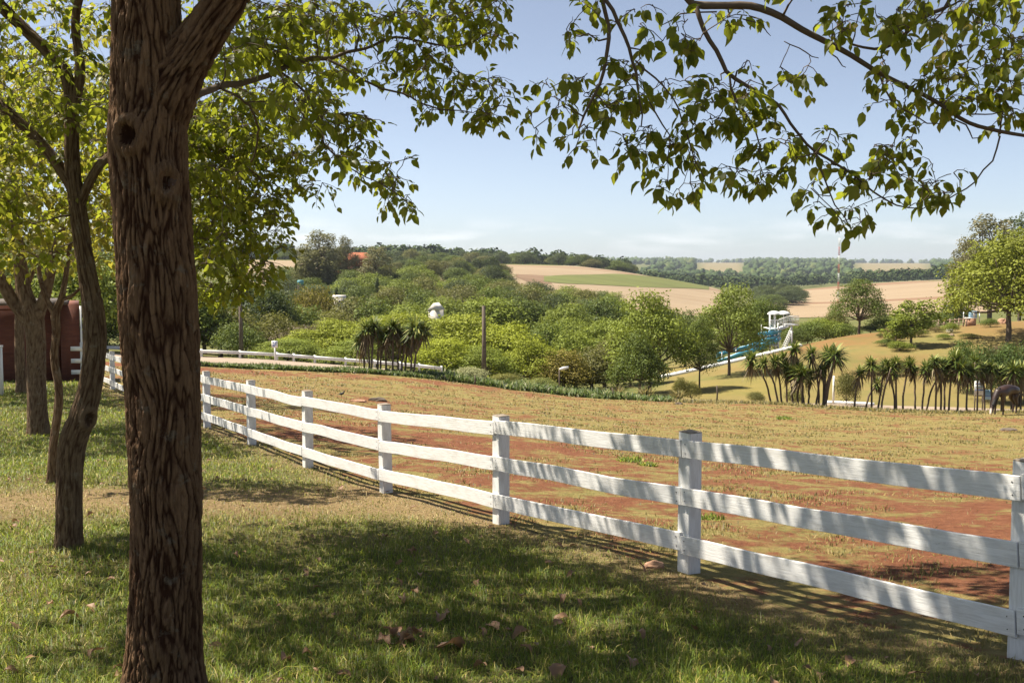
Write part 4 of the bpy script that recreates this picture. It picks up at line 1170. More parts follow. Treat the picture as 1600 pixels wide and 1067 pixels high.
clump([(582, 614, 785, 0, 0.8), (674, 670, 745, 0, 0.9), (640, 703, 845, 0.5, 0.75), (708, 748, 750), (722, 775, 765), (800, 800, 735), (795, 770, 800, 0.6, 0.7), (832, 868, 745), (900, 897, 775), (936, 958, 775), (958, 1030, 780, 0.7), (1008, 1000, 730), (1035, 1033, 740), (1050, 1065, 760), (1072, 1108, 725), (1120, 1135, 765), (1165, 1188, 785), (1226, 1212, 735, 0.3, 1.1), (1262, 1250, 775, 0.8, 1.1), (1300, 1295, 765, 0.3, 1.1), (1350, 1345, 790, 0.6, 1.1), (1400, 1410, 775, 0.4, 1.1), (1450, 1455, 785, 0.4, 1.1)], 3.334, 1160, 340, 55.4, 1.0, 'long row before the path, left of the horse', 'yuccas in the row before the path')
# pale flower heads on two yuccas of the row
# ------------------------------------------------------------------ far tree kinds (shared meshes)
def crown_mesh(name, lobes, nleaf, size, seed, flat=0.0):
    r = np.random.default_rng(seed)
    vol = np.array([l[1][0] * l[1][1] + l[1][0] * l[1][2] for l in lobes]); vol = vol / vol.sum()
    Vs, nq = [], 0
    for (c, rad), f in zip(lobes, vol):
        n = max(20, int(nleaf * f))
        d = r.normal(0, 1, (n, 3)); d /= np.linalg.norm(d, axis=1)[:, None]
        low = (d[:, 2] < -0.35) & (r.uniform(size=n) < 0.6)
        d[low, 2] *= -1
        k = 1 - 0.5 * r.uniform(0, 1, n) ** 2.2 + 0.10 * r.normal(0, 1, n)
        bump = 1 + 0.20 * np.sin(d[:, 0] * 7 + seed) * np.sin(d[:, 1] * 7 + c[0]) + 0.12 * np.sin(d[:, 2] * 11 + c[1] * 3)
        p = np.array(c) + d * np.array(rad) * (k * bump)[:, None]
        nr = d * 0.8 + np.array([0, 0, 0.35 + flat]) + r.normal(0, 0.55, (n, 3)); nr /= np.linalg.norm(nr, axis=1)[:, None]
        ax = r.normal(0, 1, (n, 3)); ax -= nr * (ax * nr).sum(1)[:, None]; ax /= np.linalg.norm(ax, axis=1)[:, None]
        bt = np.cross(nr, ax)
        s = size * r.uniform(0.55, 1.35, n)[:, None]
        q = np.stack([p - ax * s, p + bt * s * 0.55 + nr * s * 0.2, p + ax * s * 0.9 - nr * s * 0.15, p - bt * s * 0.6], 1)
        Vs.append(q.reshape(-1, 3)); nq += n
    V = np.concatenate(Vs)
    return mesh_np(name, V, [np.arange(nq * 4).reshape(-1, 4)], M_FAR)
def limbs_mesh(lobes, h0, r0, seed, forks=1, lean=0.0):
    r = np.random.default_rng(seed); mb = MB()
    top = np.array([lean, 0, h0])
    mb.tube(catmull(np.array([(0, 0, -0.4, r0 * 1.35), (0.03, 0, h0 * 0.3, r0), (lean * 0.6, 0.05, h0 * 0.7, r0 * 0.85), (*top, r0 * 0.75)]), 8)[:, :3], [r0 * 1.35, r0 * 1.1, r0, r0 * .95, r0 * .9, r0 * .85, r0 * .8, r0 * .75], 8)
    for (c, rad) in lobes:
        c = np.array(c); m = (top + c) / 2 + np.array([r.normal(0, 0.2), r.normal(0, 0.2), -0.1 * np.linalg.norm(c - top)])
        s = top * r.uniform(0.8, 1)
        pth = catmull(np.array([(*s, r0 * 0.5), (*m, r0 * 0.33), (*c, r0 * 0.12)]), 6)
        mb.tube(pth[:, :3], pth[:, 3], 5)
    return mb.mesh('trunk', M_FTRUNK, True)
KIND = {}
def kind(name, lobes_fn, n, nleaf, size, h0, r0, flat=0.0):
    KIND[name] = []
    for s in range(n):
        r = np.random.default_rng(hash_str(name) + s * 13)
        lobes = lobes_fn(r)
        c = crown_mesh('crown', lobes, nleaf, size, hash_str(name) + s, flat)
        t = limbs_mesh(lobes, h0, r0, s)
        co = np.empty(len(c.vertices) * 3, np.float32); c.vertices.foreach_get('co', co); co = co.reshape(-1, 3)
        hgt = float(np.percentile(co[:, 2], 99.5)); wid = float(np.percentile(co[:, 0], 98) - np.percentile(co[:, 0], 2))
        KIND[name].append((t, c, hgt, wid))
def hash_str(s): return sum(ord(ch) * (i + 3) for i, ch in enumerate(s)) % 1000
def dome(n, R, z0, H, lr, flatz=0.75, drop=0.75):
    def fn(r):
        out = []
        for i in range(n):
            a = i * 2.4 + r.uniform(0, 0.6); q = math.sqrt((i + 0.4) / n)
            z = z0 + H * (1 - drop * q * q) * r.uniform(0.75, 1.05)
            k = lr * r.uniform(0.75, 1.25)
            out.append(((R * q * math.cos(a), R * q * math.sin(a), z), (k * 1.15, k * 1.15, k * flatz)))
        return out
    return fn
def tall(n, R, z0, z1, lr):
    def fn(r):
        out = []
        for i in range(n):
            f = (i + r.uniform(0, 0.8)) / n; a = i * 2.4
            q = R * math.sin(math.pi * (0.18 + 0.72 * f)) * r.uniform(0.5, 1.0)
            k = lr * r.uniform(0.7, 1.25) * (1.1 - 0.4 * f)
            out.append(((q * math.cos(a), q * math.sin(a), z0 + (z1 - z0) * f), (k, k, k * 1.1)))
        return out
    return fn
kind('umbrella', dome(24, 3.5, 1.6, 4.6, 1.2, 0.62, 0.95), 4, 15000, 0.105, 2.2, 0.17, 0.5)
kind('round', dome(18, 2.5, 1.2, 4.2, 1.2, 0.9, 0.85), 4, 10500, 0.12, 1.8, 0.20)
kind('bush', dome(12, 2.0, 0.7, 1.7, 1.0, 0.85), 3, 7000, 0.09, 0.5, 0.10)
kind('tall', tall(26, 2.9, 4.5, 15, 1.35), 3, 7500, 0.17, 9, 0.22)
kind('airy', dome(17, 2.9, 2.8, 3.6, 0.95, 0.7), 3, 9500, 0.10, 2.0, 0.17, 0.2)
kind('full', dome(24, 2.9, 1.9, 4.4, 1.0, 0.8, 0.92), 3, 11000, 0.10, 2.0, 0.15, 0.2)
kind('sapling', tall(14, 1.4, 1.4, 4.6, 0.55), 2, 2600, 0.11, 2.6, 0.07)
kind('cypress', tall(14, 0.28, 0.5, 6.5, 0.55), 1, 1800, 0.14, 4, 0.12)
YG = (0.29, 0.325, 0.034); LG = (0.21, 0.255, 0.04); MG = (0.125, 0.165, 0.036); DG = (0.048, 0.072, 0.026); OL = (0.165, 0.16, 0.05); EU = (0.19, 0.175, 0.095); GD = (0.20, 0.165, 0.035); GB = (0.08, 0.105, 0.042)
TR = np.random.default_rng(77)
TREES = []
def tree(px, top, d, wpx, kd, col, label, group=None, name='tree', vi=None, basepy=None, cat='tree', lift=0.0):
    v = KIND[kd][int(TR.integers(0, len(KIND[kd]))) if vi is None else vi]
    b = base(px, d)
    H = P(px, top, d).z - b.z
    H = max(H, 0.3)
    W = wpx / F_PX * d
    t = thing(name, label, cat, b, TR.uniform(0, 6.28), group)
    sx = W / v[3]; sz = H / v[2]
    a = obj('trunk', v[0], t, None, None, (sx, sx, sz)); c = obj('crown', v[1], t, None, None, (sx, sx, sz))
    k = TR.uniform(0.88, 1.12, 3)
    TREES.append((px, t))
    c.color = (col[0] * k[0], col[1] * k[0] * (0.97 + 0.06 * k[1] - 0.03), col[2] * k[2], 1)
    return t
# right-hand slope
tree(1015, 457, 70, 122, 'full', LG, 'broad leafy tree left of the forked tree, its crown reaching nearly to the ground', None, 'broadleaf_tree', 1)
tree(1000, 520, 66, 75, 'round', MG, 'dark rounded bush-like tree at the foot of the broad leafy tree', None, 'broadleaf_tree', 0)
tree(1093, 492, 71, 58, 'full', MG, 'slim drooping tree between the broad leafy tree and the forked tree', None, 'broadleaf_tree', 0)
tree(1139, 446, 79, 96, 'full', LG, 'tall umbrella-shaped tree with forked trunk left of the water slide', None, 'broadleaf_tree', 1)
tree(1342, 437, 103, 78, 'full', MG, 'lone dark green tree on the crest right of the water slide', None, 'broadleaf_tree', 2)
tree(1424, 470, 84, 66, 'sapling', LG, 'thin airy pine-like tree on the slope above the yucca row', None, 'young_tree', 0)
tree(1400, 500, 84.5, 38, 'sapling', LG, 'smaller airy pine-like tree left of the taller one on the slope', None, 'young_tree', 1)
tree(1575, 362, 84, 190, 'umbrella', (0.215, 0.24, 0.034), 'large spreading yellow-green tree at the right edge', None, 'broadleaf_tree', 2)
tree(1606, 380, 88, 150, 'umbrella', (0.17, 0.205, 0.034), 'second spreading tree at the right edge, behind the large yellow-green one', None, 'broadleaf_tree', 3)
tree(1545, 338, 150, 90, 'tall', EU, 'tall grey-green tree towering behind the spreading tree at the right edge', None, 'eucalyptus_tree', 0)
tree(1592, 335, 155, 70, 'tall', GB, 'dark tall tree top at the far right above the spreading tree', None, 'eucalyptus_tree', 1)
tree(1510, 372, 145, 50, 'tall', EU, 'shorter grey-green tree left of the tall one behind the spreading tree', None, 'eucalyptus_tree', 2)
for i, (px, top, d, w, kd, c) in enumerate([(1262, 502, 108, 56, 'bush', MG), (1290, 498, 110, 60, 'bush', LG), (1318, 506, 109, 50, 'bush', MG), (1240, 512, 106, 40, 'bush', MG), (1305, 480, 125, 40, 'bush', OL), (1380, 495, 105, 50, 'bush', MG), (1405, 488, 112, 46, 'round', MG), (1465, 488, 112, 40, 'bush', MG), (1490, 470, 118, 36, 'round', GB), (1360, 508, 104, 40, 'bush', GB), (1190, 470, 118, 60, 'round', MG), (1170, 500, 112, 50, 'round', MG)]):
    tree(px, top, d, w, kd, c, 'rounded green shrub along the crest behind the water slide', 'shrubs along the crest', 'shrub', None, None, 'shrub')
for i, (px, top, d, w) in enumerate([(1500, 534, 66, 46), (1535, 541, 63, 60), (1570, 538, 63, 60), (1600, 540, 62, 60), (1468, 558, 70, 30)]):
    tree(px, top, d, w, 'bush', (0.10, 0.15, 0.035) if i != 4 else (0.07, 0.17, 0.03), f'{ORD[i]} leafy green shrub from the back row above the right end of the yuccas' if i < 4 else 'small bright green bush on the slope above the yucca row', None, 'shrub', None, None, 'shrub')
for i, (px, top, w) in enumerate([(1322, 580, 30), (1240, 610, 26), (1180, 612, 24), (1080, 596, 26), (1062, 590, 22)]):
    tree(px, top, 58.5, w, 'bush', OL, 'low dry olive shrub at the paddock edge by the yuccas', 'low shrubs at the paddock edge', 'shrub', None, None, 'shrub')
# valley trees
val = [(400, 430, 100, 120, 'round', DG), (345, 480, 84, 110, 'round', OL), (375, 505, 76, 70, 'bush', MG), (425, 455, 92, 80, 'round', DG), (320, 450, 92, 90, 'round', DG), (165, 440, 74, 130, 'round', DG), (230, 450, 78, 120, 'round', DG),
       (450, 530, 70, 100, 'umbrella', LG), (480, 515, 74, 110, 'umbrella', YG), (535, 500, 74, 120, 'umbrella', YG), (590, 497, 73, 120, 'umbrella', YG), (645, 490, 77, 140, 'umbrella', YG), (715, 492, 75, 150, 'umbrella', YG), (785, 508, 73, 130, 'umbrella', YG), (830, 530, 69, 100, 'umbrella', YG), (555, 530, 67, 100, 'umbrella', LG), (690, 530, 68, 110, 'umbrella', YG), (755, 540, 67, 100, 'umbrella', LG),
       (880, 548, 68, 90, 'round', GD), (925, 545, 70, 95, 'round', OL), (965, 528, 72, 85, 'airy', OL), (900, 520, 80, 100, 'round', LG), (850, 505, 85, 100, 'round', MG), (945, 500, 85, 100, 'airy', LG), (985, 505, 82, 70, 'airy', OL),
       (700, 466, 112, 150, 'umbrella', LG), (765, 466, 116, 150, 'umbrella', LG), (825, 468, 118, 140, 'umbrella', MG), (885, 476, 112, 120, 'umbrella', LG), (935, 470, 122, 110, 'round', MG), (890, 498, 96, 100, 'umbrella', LG), (640, 476, 108, 120, 'umbrella', LG), (595, 466, 125, 100, 'round', MG), (545, 466, 128, 100, 'round', OL), (490, 448, 138, 70, 'bush', GD), (470, 480, 100, 110, 'round', MG), (520, 488, 95, 100, 'round', OL), (435, 490, 88, 90, 'bush', OL), (470, 510, 84, 90, 'bush', (0.14, 0.11, 0.07)),
       (660, 455, 150, 90, 'round', MG), (610, 450, 165, 80, 'round', OL), (560, 448, 170, 70, 'round', MG), (720, 448, 170, 90, 'round', OL), (770, 450, 175, 90, 'round', MG), (830, 446, 185, 80, 'round', OL), (800, 458, 150, 80, 'round', GB), (860, 462, 150, 70, 'round', GB), (915, 468, 150, 80, 'round', GB), (950, 466, 160, 60, 'round', MG), (455, 455, 150, 70, 'round', GB),
       (1030, 478, 110, 70, 'round', MG), (1070, 486, 105, 60, 'round', MG), (980, 474, 125, 70, 'round', LG), (1160, 478, 140, 60, 'round', MG), (1215, 476, 150, 50, 'round', GB)]
for (px, top, d, w, kd, c) in val:
    if c in (YG,) or (kd == 'umbrella' and d < 80): lab, g = 'bright yellow-green spreading tree of the row behind the road', 'yellow-green trees behind the road'
    elif c == DG: lab, g = 'dense dark green tree beyond the road on the left', 'dark trees beyond the road on the left'
    elif d < 100: lab, g = 'leafy tree in the wooded valley close behind the road', 'valley trees close behind the road'
    else: lab, g = 'rounded green tree deeper in the wooded valley', 'trees deeper in the valley'
    tree(px, top, d, w, kd, c, lab, g, 'valley_tree')
# hill trees
tree(503, 362, 262, 62, 'tall', EU, 'tallest grey-green eucalyptus on the hill, left of the red roof', None, 'eucalyptus_tree', 0)
tree(541, 370, 268, 34, 'tall', EU, 'narrow tall eucalyptus right beside the tallest one on the hill', None, 'eucalyptus_tree', 1)
tree(484, 392, 258, 46, 'tall', OL, 'shorter grey-green eucalyptus left of the tallest one on the hill', None, 'eucalyptus_tree', 2)
tree(587, 386, 255, 44, 'tall', EU, 'lone feathery eucalyptus right of the red roof', None, 'eucalyptus_tree', 2)
tree(590, 434, 200, 9, 'cypress', DG, 'thin dark cypress below the feathery eucalyptus', None, 'cypress_tree', 0)
tree(526, 450, 180, 9, 'cypress', DG, 'thin dark cypress left of the small pale house', None, 'cypress_tree', 0)
tree(538, 452, 182, 8, 'cypress', DG, 'thin dark cypress just right of the small pale house', None, 'cypress_tree', 0)
hr = np.random.default_rng(31)
def scatter(n, x0, x1, d0, d1, h, w, cols, lab, g, kd=('round',), avoid=None, topj=0.25):
    k = 0
    while k < n:
        px = hr.uniform(x0, x1); d = math.exp(hr.uniform(math.log(d0), math.log(d1)))
        if avoid and avoid(px, d): continue
        b = base(px, d); H = h * hr.uniform(1 - topj, 1 + topj)
        top = proj(b.x, b.y, b.z + H)[1]
        tree(px, top, d, w * hr.uniform(0.8, 1.3) * F_PX / d, kd[int(hr.integers(0, len(kd)))], cols[int(hr.integers(0, len(cols)))], lab, g, 'hill_tree'); k += 1
def av(px, d): return 760 < px < 1130 and d > 330 
scatter(30, 600, 785, 330, 470, 7, 8, [DG, MG, GB, OL], 'dark round tree in the grove on the hill right of the red roof', 'grove on the hill', ('round', 'round', 'umbrella'), lambda px, d: (655 < px < 770 and 345 < d < 400))
scatter(40, 540, 800, 215, 330, 6.5, 8, [MG, OL, GB, LG], 'green tree on the lower hillside among the houses', 'trees on the lower hillside', ('round', 'bush'), lambda px, d: (px > 640 and d > 300) or abs(px - 560) < 12)
scatter(22, 440, 600, 215, 300, 5.5, 7, [MG, OL, GB], 'green tree on the slope below the eucalyptus trees', 'trees below the eucalyptus', ('round', 'bush'))
scatter(24, 770, 960, 190, 320, 6, 8, [MG, OL, GB, LG], 'green tree below the stubble field', 'trees below the stubble field', ('round', 'bush'))
scatter(56, 430, 985, 630, 700, 6.5, 12, [GB, OL, MG], 'dark tree in the belt along the left ridge', 'tree belt along the ridge', ('round',), None)
for px, top in ((770, 402), (760, 405), (745, 404), (930, 402), (944, 404)):
    tree(px, top, 430 if px < 800 else 640, 26 if px < 800 else 18, 'round', DG, 'darker taller tree standing out at the edge of the ridge belt', 'taller trees at the ridge edge', 'hill_tree')
scatter(14, 1185, 1245, 470, 640, 7, 12, [GB, MG], 'tree in the dark strip beside the right stubble field', 'trees by the right field', ('round',))
# far woodland: one mass
def blob_wood(name, n, fn, label, seed):
    r = np.random.default_rng(seed)
    bm = bmesh.new(); bmesh.ops.create_icosphere(bm, subdivisions=2, radius=1)
    U = np.array([v.co[:] for v in bm.verts]); Fq = np.array([[v.index for v in f.verts] for f in bm.faces]); bm.free()
    px, d = fn(r, n)
    X = (px - 800) / 1600 * d; Z = T(X, d)
    s = r.uniform(0.7, 1.35, len(px))
    h = 9 * s * np.maximum(1, d / 1500) ** 0.5; w = 8 * s * np.maximum(1, d / 1500) ** 0.6
    jit = 1 + 0.30 * r.normal(0, 1, (len(px), len(U)))
    V = U[None] * jit[:, :, None] * np.stack([w * 0.62, w * 0.62, h * 0.6], 1)[:, None, :] + np.stack([X, d, Z + h * 0.42], 1)[:, None, :]
    F = (Fq[None] + (np.arange(len(px)) * len(U))[:, None, None]).reshape(-1, 3)
    o = obj(name, mesh_np(name, V.reshape(-1, 3), [F], M_WOOD))
    return stuff(o, label, 'woodland')
def wood_mat():
    m = NT('far_wood'); m.set(Roughness=0.8)
    m.b.inputs['Specular IOR Level'].default_value = 0.1
    c = ramp3(m, m.island(), [(0, (0.022, 0.042, 0.016)), (0.5, (0.042, 0.07, 0.024)), (0.85, (0.07, 0.10, 0.03)), (1, (0.12, 0.13, 0.045))])
    n = m.noise(m.coord(), 0.35, 4, 0.7, 0.3, 0.7)
    m.base(m.mix(n, c, m.mix(0.5, c, (0.09, 0.12, 0.04)))); return m.m
M_WOOD = wood_mat()
def fn_right(r, n):
    px = r.uniform(940, 2100, n * 2); d = np.exp(r.uniform(math.log(1350), math.log(5200), n * 2))
    clear = (np.sin(px * 0.031 + d * 0.0011) + np.sin(px * 0.013 - d * 0.0023) > 1.25) | ((px > 1330) & (px < 1455) & (d > 1700) & (d < 4600)) | ((px > 1085) & (px < 1165) & (d > 1700) & (d < 4600))
    k = ~clear
    return px[k][:n], d[k][:n]
blob_wood('distant_woodland', 3000, fn_right, 'hazy dark woodland covering the far hills on the right', 4)
def leafy_wood(name, n, x0, x1, d0, d1, label, seed, per=150):
    r = np.random.default_rng(seed)
    px = r.uniform(x0, x1, n); d = np.exp(r.uniform(math.log(d0), math.log(d1), n))
    k = np.sin(px * 0.031 + d * 0.006) + np.sin(px * 0.017 - d * 0.009) < 1.3
    px, d = px[k], d[k]; n = len(px)
    X = (px - 800) / 1600 * d; Z = T(X, d); sc = r.uniform(0.7, 1.4, n)
    c = np.stack([X, d, Z + 4.2 * sc], 1); R_ = np.stack([4.6 * sc, 4.6 * sc, 4.2 * sc], 1)
    dv = r.normal(0, 1, (n, per, 3)); dv /= np.linalg.norm(dv, axis=2)[:, :, None]; dv[:, :, 2] = np.where(dv[:, :, 2] < -0.4, -dv[:, :, 2], dv[:, :, 2])
    lump = 1 + 0.22 * np.sin(dv[:, :, 0] * 6 + px[:, None]) * np.sin(dv[:, :, 1] * 6 + d[:, None]) + 0.08 * r.normal(0, 1, (n, per))
    p = c[:, None] + dv * R_[:, None] * lump[:, :, None]
    nr = dv + r.normal(0, 0.45, (n, per, 3)) + np.array([0, 0, 0.3]); nr /= np.linalg.norm(nr, axis=2)[:, :, None]
    ax = r.normal(0, 1, (n, per, 3)); ax -= nr * (ax * nr).sum(2)[:, :, None]; ax /= np.linalg.norm(ax, axis=2)[:, :, None]; bt = np.cross(nr, ax)
    s_ = 0.95 * r.uniform(0.6, 1.3, (n, per, 1)) * sc[:, None, None]
    q = np.stack([p - ax * s_, p + bt * s_ * 0.8, p + ax * s_, p - bt * s_ * 0.8], 2).reshape(-1, 3)
    o = obj(name, mesh_np(name, q, [np.arange(len(q)).reshape(-1, 4)], M_WOOD))
    return stuff(o, label, 'woodland')
leafy_wood('distant_woodland', 900, 940, 1750, 830, 1500, 'dark woodland in the valley beyond the right stubble field', 12)
leafy_wood('distant_woodland', 700, -300, 985, 690, 900, 'dark woodland on top of the left ridge behind the tree belt', 14)
# background trees behind the brick building
for i, (px, top, d, w) in enumerate([(-60, 400, 60, 170), (40, 395, 66, 180), (130, 400, 64, 150), (205, 415, 70, 130), (280, 425, 82, 130), (90, 380, 90, 200), (-20, 370, 95, 200), (215, 395, 100, 170)]):
    tree(px, top, d, w, 'round', MG if i % 2 else LG, 'leafy tree behind the brick building at far left', 'trees behind the brick building', 'valley_tree')

# ------------------------------------------------------------------ verge plants between paddock and road
def blades_np(X, Y, Z, h, w, rng, lean=0.5):
    n = len(X)
    az = rng.uniform(0, 6.283, n); la = rng.uniform(0, 6.283, n); ll = np.abs(rng.normal(0, lean, n)) * h
    sx, sy = np.cos(az) * w / 2, np.sin(az) * w / 2
    lx, ly = np.cos(la) * ll, np.sin(la) * ll
    b = np.c_[X, Y, Z]
    s = np.c_[sx, sy, np.zeros(n)]; l = np.c_[lx, ly, np.zeros(n)]; up = np.c_[np.zeros(n), np.zeros(n), h]
    m = b + l * 0.35 + up * 0.58
    tip = b + l + up * (1 - 0.22 * np.minimum(ll / (h + 1e-6), 1.5))[:, None]
    V = np.stack([b + s, b - s, m + s * 0.8, m - s * 0.8, tip], 1).reshape(-1, 3)
    o = (np.arange(n) * 5)[:, None]
    return V, [np.c_[o, o + 1, o + 3, o + 2], np.c_[o + 2, o + 3, o + 4]]
vr = np.random.default_rng(9)
n = 26000
px = vr.uniform(250, 1050, n); X0 = (px - 800) / 1600 * 54
d = paddock_far(X0) + 0.1 + vr.uniform(0, 1, n) ** 1.2 * np.interp(px, [250, 560, 700, 900, 1050], [0.9, 1.3, 3.5, 5.0, 3.5])
X0 = (px - 800) / 1600 * d
clm = 0.55 + 0.45 * np.sin(X0 * 2.1 + np.sin(d * 3) * 2) * np.sin(X0 * 0.7 + 1)
h = (0.18 + 0.42 * vr.uniform(0, 1, n) ** 1.5) * (0.45 + 0.75 * clm) * np.interp(px, [250, 600, 700, 900, 1050], [0.5, 0.65, 0.95, 1.05, 0.8])
V, F = blades_np(X0, d, T(X0, d) - 0.05, h, 0.085, vr, 0.75)
stuff(obj('verge_plants', mesh_np('verge_plants', V, F, M_VERGE)), 'strip of low green plants between the paddock and the road', 'plants')
n = 12000
px = vr.uniform(1040, 1650, n); X0 = (px - 800) / 1600 * 55; d = paddock_far(X0) + vr.uniform(0, 1.6, n); X0 = (px - 800) / 1600 * d
V, F = blades_np(X0, d, T(X0, d) - 0.08, 0.12 + 0.22 * vr.uniform(0, 1, n) ** 2, 0.05, vr, 0.6)
stuff(obj('verge_grass', mesh_np('verge_grass', V, F, M_PGRASS)), 'strip of dry grass along the paddock edge under the yuccas', 'grass')
sr_ = np.random.default_rng(61)
for i in range(16):
    px_ = sr_.uniform(1360, 1560); d_ = sr_.uniform(70, 96); b_ = base(px_, d_); hh_ = sr_.uniform(0.35, 0.9)
    tree(px_, proj(b_.x, b_.y, b_.z + hh_)[1], d_, sr_.uniform(0.7, 1.8) * F_PX / d_, 'bush', [OL, MG, (0.17, 0.13, 0.06), LG][i % 4], 'low scrubby bush on the right slope above the yuccas', 'scrub on the right slope', 'shrub', None, None, 'shrub')
# pale shrub by the bare pole, and dry grass clumps
for px, top, d, w, c, lab in ((735, 574, 56.5, 52, (0.34, 0.34, 0.17), 'pale whitish low shrub at the foot of the bare pole'), (790, 583, 57, 40, (0.26, 0.25, 0.06), 'yellowish low shrub right of the pale one in the verge'), (845, 590, 57, 44, (0.22, 0.24, 0.08), 'low pale green shrub in the verge left of the street lamp')):
    tree(px, top, d, w, 'bush', c, lab, None, 'shrub', None, None, 'shrub')
def grass_clump(px, d, hgt, label):
    b = base(px, d); r = np.random.default_rng(px)
    n = 160; a = r.uniform(0, 6.28, n); q = r.uniform(0, 0.12, n)
    V, F = blades_np(q * np.cos(a), q * np.sin(a), np.zeros(n) - 0.05, hgt * r.uniform(0.6, 1.1, n), 0.05 * np.ones(n), r, 0.75)
    o = obj('grass_clump', mesh_np('grass_clump', V, F, M_PGRASS), None, b); tag(o, label, 'grass')
grass_clump(1008, 55.5, 0.95, 'tall tuft of yellow grass at the paddock edge below the broad leafy tree')
grass_clump(1060, 55.8, 0.8, 'yellow grass tuft at the paddock edge right of the taller tuft')
grass_clump(968, 56, 0.8, 'yellow grass tuft left of the taller tuft at the paddock edge')

# ------------------------------------------------------------------ lawn grass and paddock grass
gr = np.random.default_rng(15)
def sample_ground(n, d0, d1, p, u0, u1):
    d = (d0 ** p + gr.uniform(0, 1, n) * (d1 ** p - d0 ** p)) ** (1 / p)
    return gr.uniform(u0, u1, n) * d, d
X, Y = sample_ground(400000, 3.6, 32, 0.22, -0.66, 0.66)
k = fence_sd(X, Y) < -0.02
X, Y = X[k], Y[k]
dr = dryness(X, Y)
clump_n = fbm(X, Y, 5.0, 7)
k = gr.uniform(0, 1, len(X)) < np.clip(1.05 - 0.62 * dr + 0.15 * clump_n, 0.1, 1)
X, Y, dr, clump_n = X[k], Y[k], dr[k], clump_n[k]
h = (0.030 + 0.048 * gr.uniform(0, 1, len(X)) ** 1.6) * (1 - 0.5 * dr) * (1 + 0.30 * clump_n)
tallk = gr.uniform(0, 1, len(X)) < 0.018
h = np.where(tallk, h * 2.0, h); h = np.maximum(h, 0.012)
w = 0.0048 * np.maximum(1, Y / 5.5) ** 0.85
V, F = blades_np(X, Y, ground_z(X, Y) - 0.004, h * np.maximum(1, Y / 14) ** 0.35, w, gr, 0.85)
stuff(obj('lawn_grass', mesh_np('lawn_grass', V, F, M_GRASS, False, {'dry': np.repeat(np.clip(dr * 1.1 - 0.12, 0, 1) * (gr.uniform(0, 1, len(dr)) < 0.9), 5)})), 'short green and dry lawn grass on the camera side of the fence', 'grass')
print('LAWN', len(X))
X, Y = sample_ground(270000, 5.0, 53, 0.30, -0.62, 0.66)
k = (fence_sd(X, Y) > 0.03) & (Y < paddock_far(X))
X, Y = X[k], Y[k]
ba = bareness(X, Y)
mask_n = fbm(X, Y, 1.3, 8) + 0.6 * fbm(X, Y, 4.0, 9)
k = gr.uniform(0, 1, len(X)) < np.clip(0.30 + 0.85 * mask_n - 1.3 * np.maximum(ba, 0), 0.015, 1)
X, Y, mask_n = X[k], Y[k], mask_n[k]
h = (0.022 + 0.038 * gr.uniform(0, 1, len(X)) ** 2) * np.maximum(1, Y / 14) ** 0.4 * (1 + 0.2 * np.clip(mask_n, -1, 1.5))
w = 0.006 * np.maximum(1, Y / 6) ** 0.85
V, F = blades_np(X, Y, ground_z(X, Y) - 0.004, h, w, gr, 0.9)
stuff(obj('paddock_grass', mesh_np('paddock_grass', V, F, M_PGRASS)), 'sparse short dry grass on the red earth of the paddock', 'grass')
print('PAD', len(X))
# weed tufts in the paddock
for px, py, hh, lab in ((985, 722, 0.16, 'low weed tuft in the paddock left of the middle fence post'), (1145, 800, 0.14, 'low weed tuft on red earth between the two nearest fence posts'), (1110, 812, 0.10, 'small weed tuft just right of the second nearest fence post'), (1225, 655, 0.2, 'dark weed tuft far out in the paddock'), (1012, 728, 0.12, 'flat weed tuft right beside the larger tuft in the paddock')):
    dd = hit(px, py, 6, 52); b = P(px, py, dd); b.z = T1(b.x, b.y); r = np.random.default_rng(px)
    n = 200; a = r.uniform(0, 6.28, n); q = 0.22 * np.sqrt(r.uniform(0, 1, n)) * hh / 0.15
    V, F = blades_np(q * np.cos(a), q * np.sin(a), np.zeros(n), hh * r.uniform(0.3, 0.8, n), 0.012 * np.ones(n) * max(1, dd / 9), r, 0.8)
    tag(obj('weed_tuft', mesh_np('weed_tuft', V, F, M_GRASS), None, b), lab, 'plant')

# ------------------------------------------------------------------ fallen leaves, stones
def dry_leaf_mesh(seed):
    """withered leaf: ragged outline, rolled edges, twisted"""
    r = np.random.default_rng(seed)
    us = np.linspace(0, 1, 9); V = []; F = []
    curl = r.uniform(0.5, 1.6); roll = r.uniform(0.2, 1.1); tw = r.normal(0, 0.9); bend = r.uniform(-0.5, 0.5)
    for i, u in enumerate(us):
        wv = 0.34 * math.sin(math.pi * min(1, u * 0.93 + 0.05)) ** 0.8 * (1 - 0.3 * u)
        for j in (-1, -0.55, 0, 0.55, 1):
            y = wv * j * (1 + (r.normal(0, 0.16) if abs(j) == 1 else 0))
            z = 0.20 * math.sin(u * math.pi * curl) + roll * (j * j) * wv * 0.8 + r.normal(0, 0.03)
            a_ = tw * (u - 0.5)
            V.append((u - 0.5 + r.normal(0, 0.012), bend * (u - 0.5) ** 2 + y * math.cos(a_) - z * math.sin(a_), z * math.cos(a_) + y * math.sin(a_)))
    for i in range(8):
        for j in range(4): F.append((i * 5 + j, i * 5 + j + 1, i * 5 + 6 + j, i * 5 + 5 + j))
    V += [(-0.48, bend * 0.25 + 0.012, 0.02), (-0.48, bend * 0.25 - 0.012, 0.02), (-0.70, bend * 0.4, 0.10)]
    n0 = len(V) - 3
    return mesh_np('fallen_leaf', V, [np.array(F), np.array([(n0, n0 + 1, n0 + 2)])], M_DRY, False)
DL = [dry_leaf_mesh(s) for s in range(9)]
fr = np.random.default_rng(44)
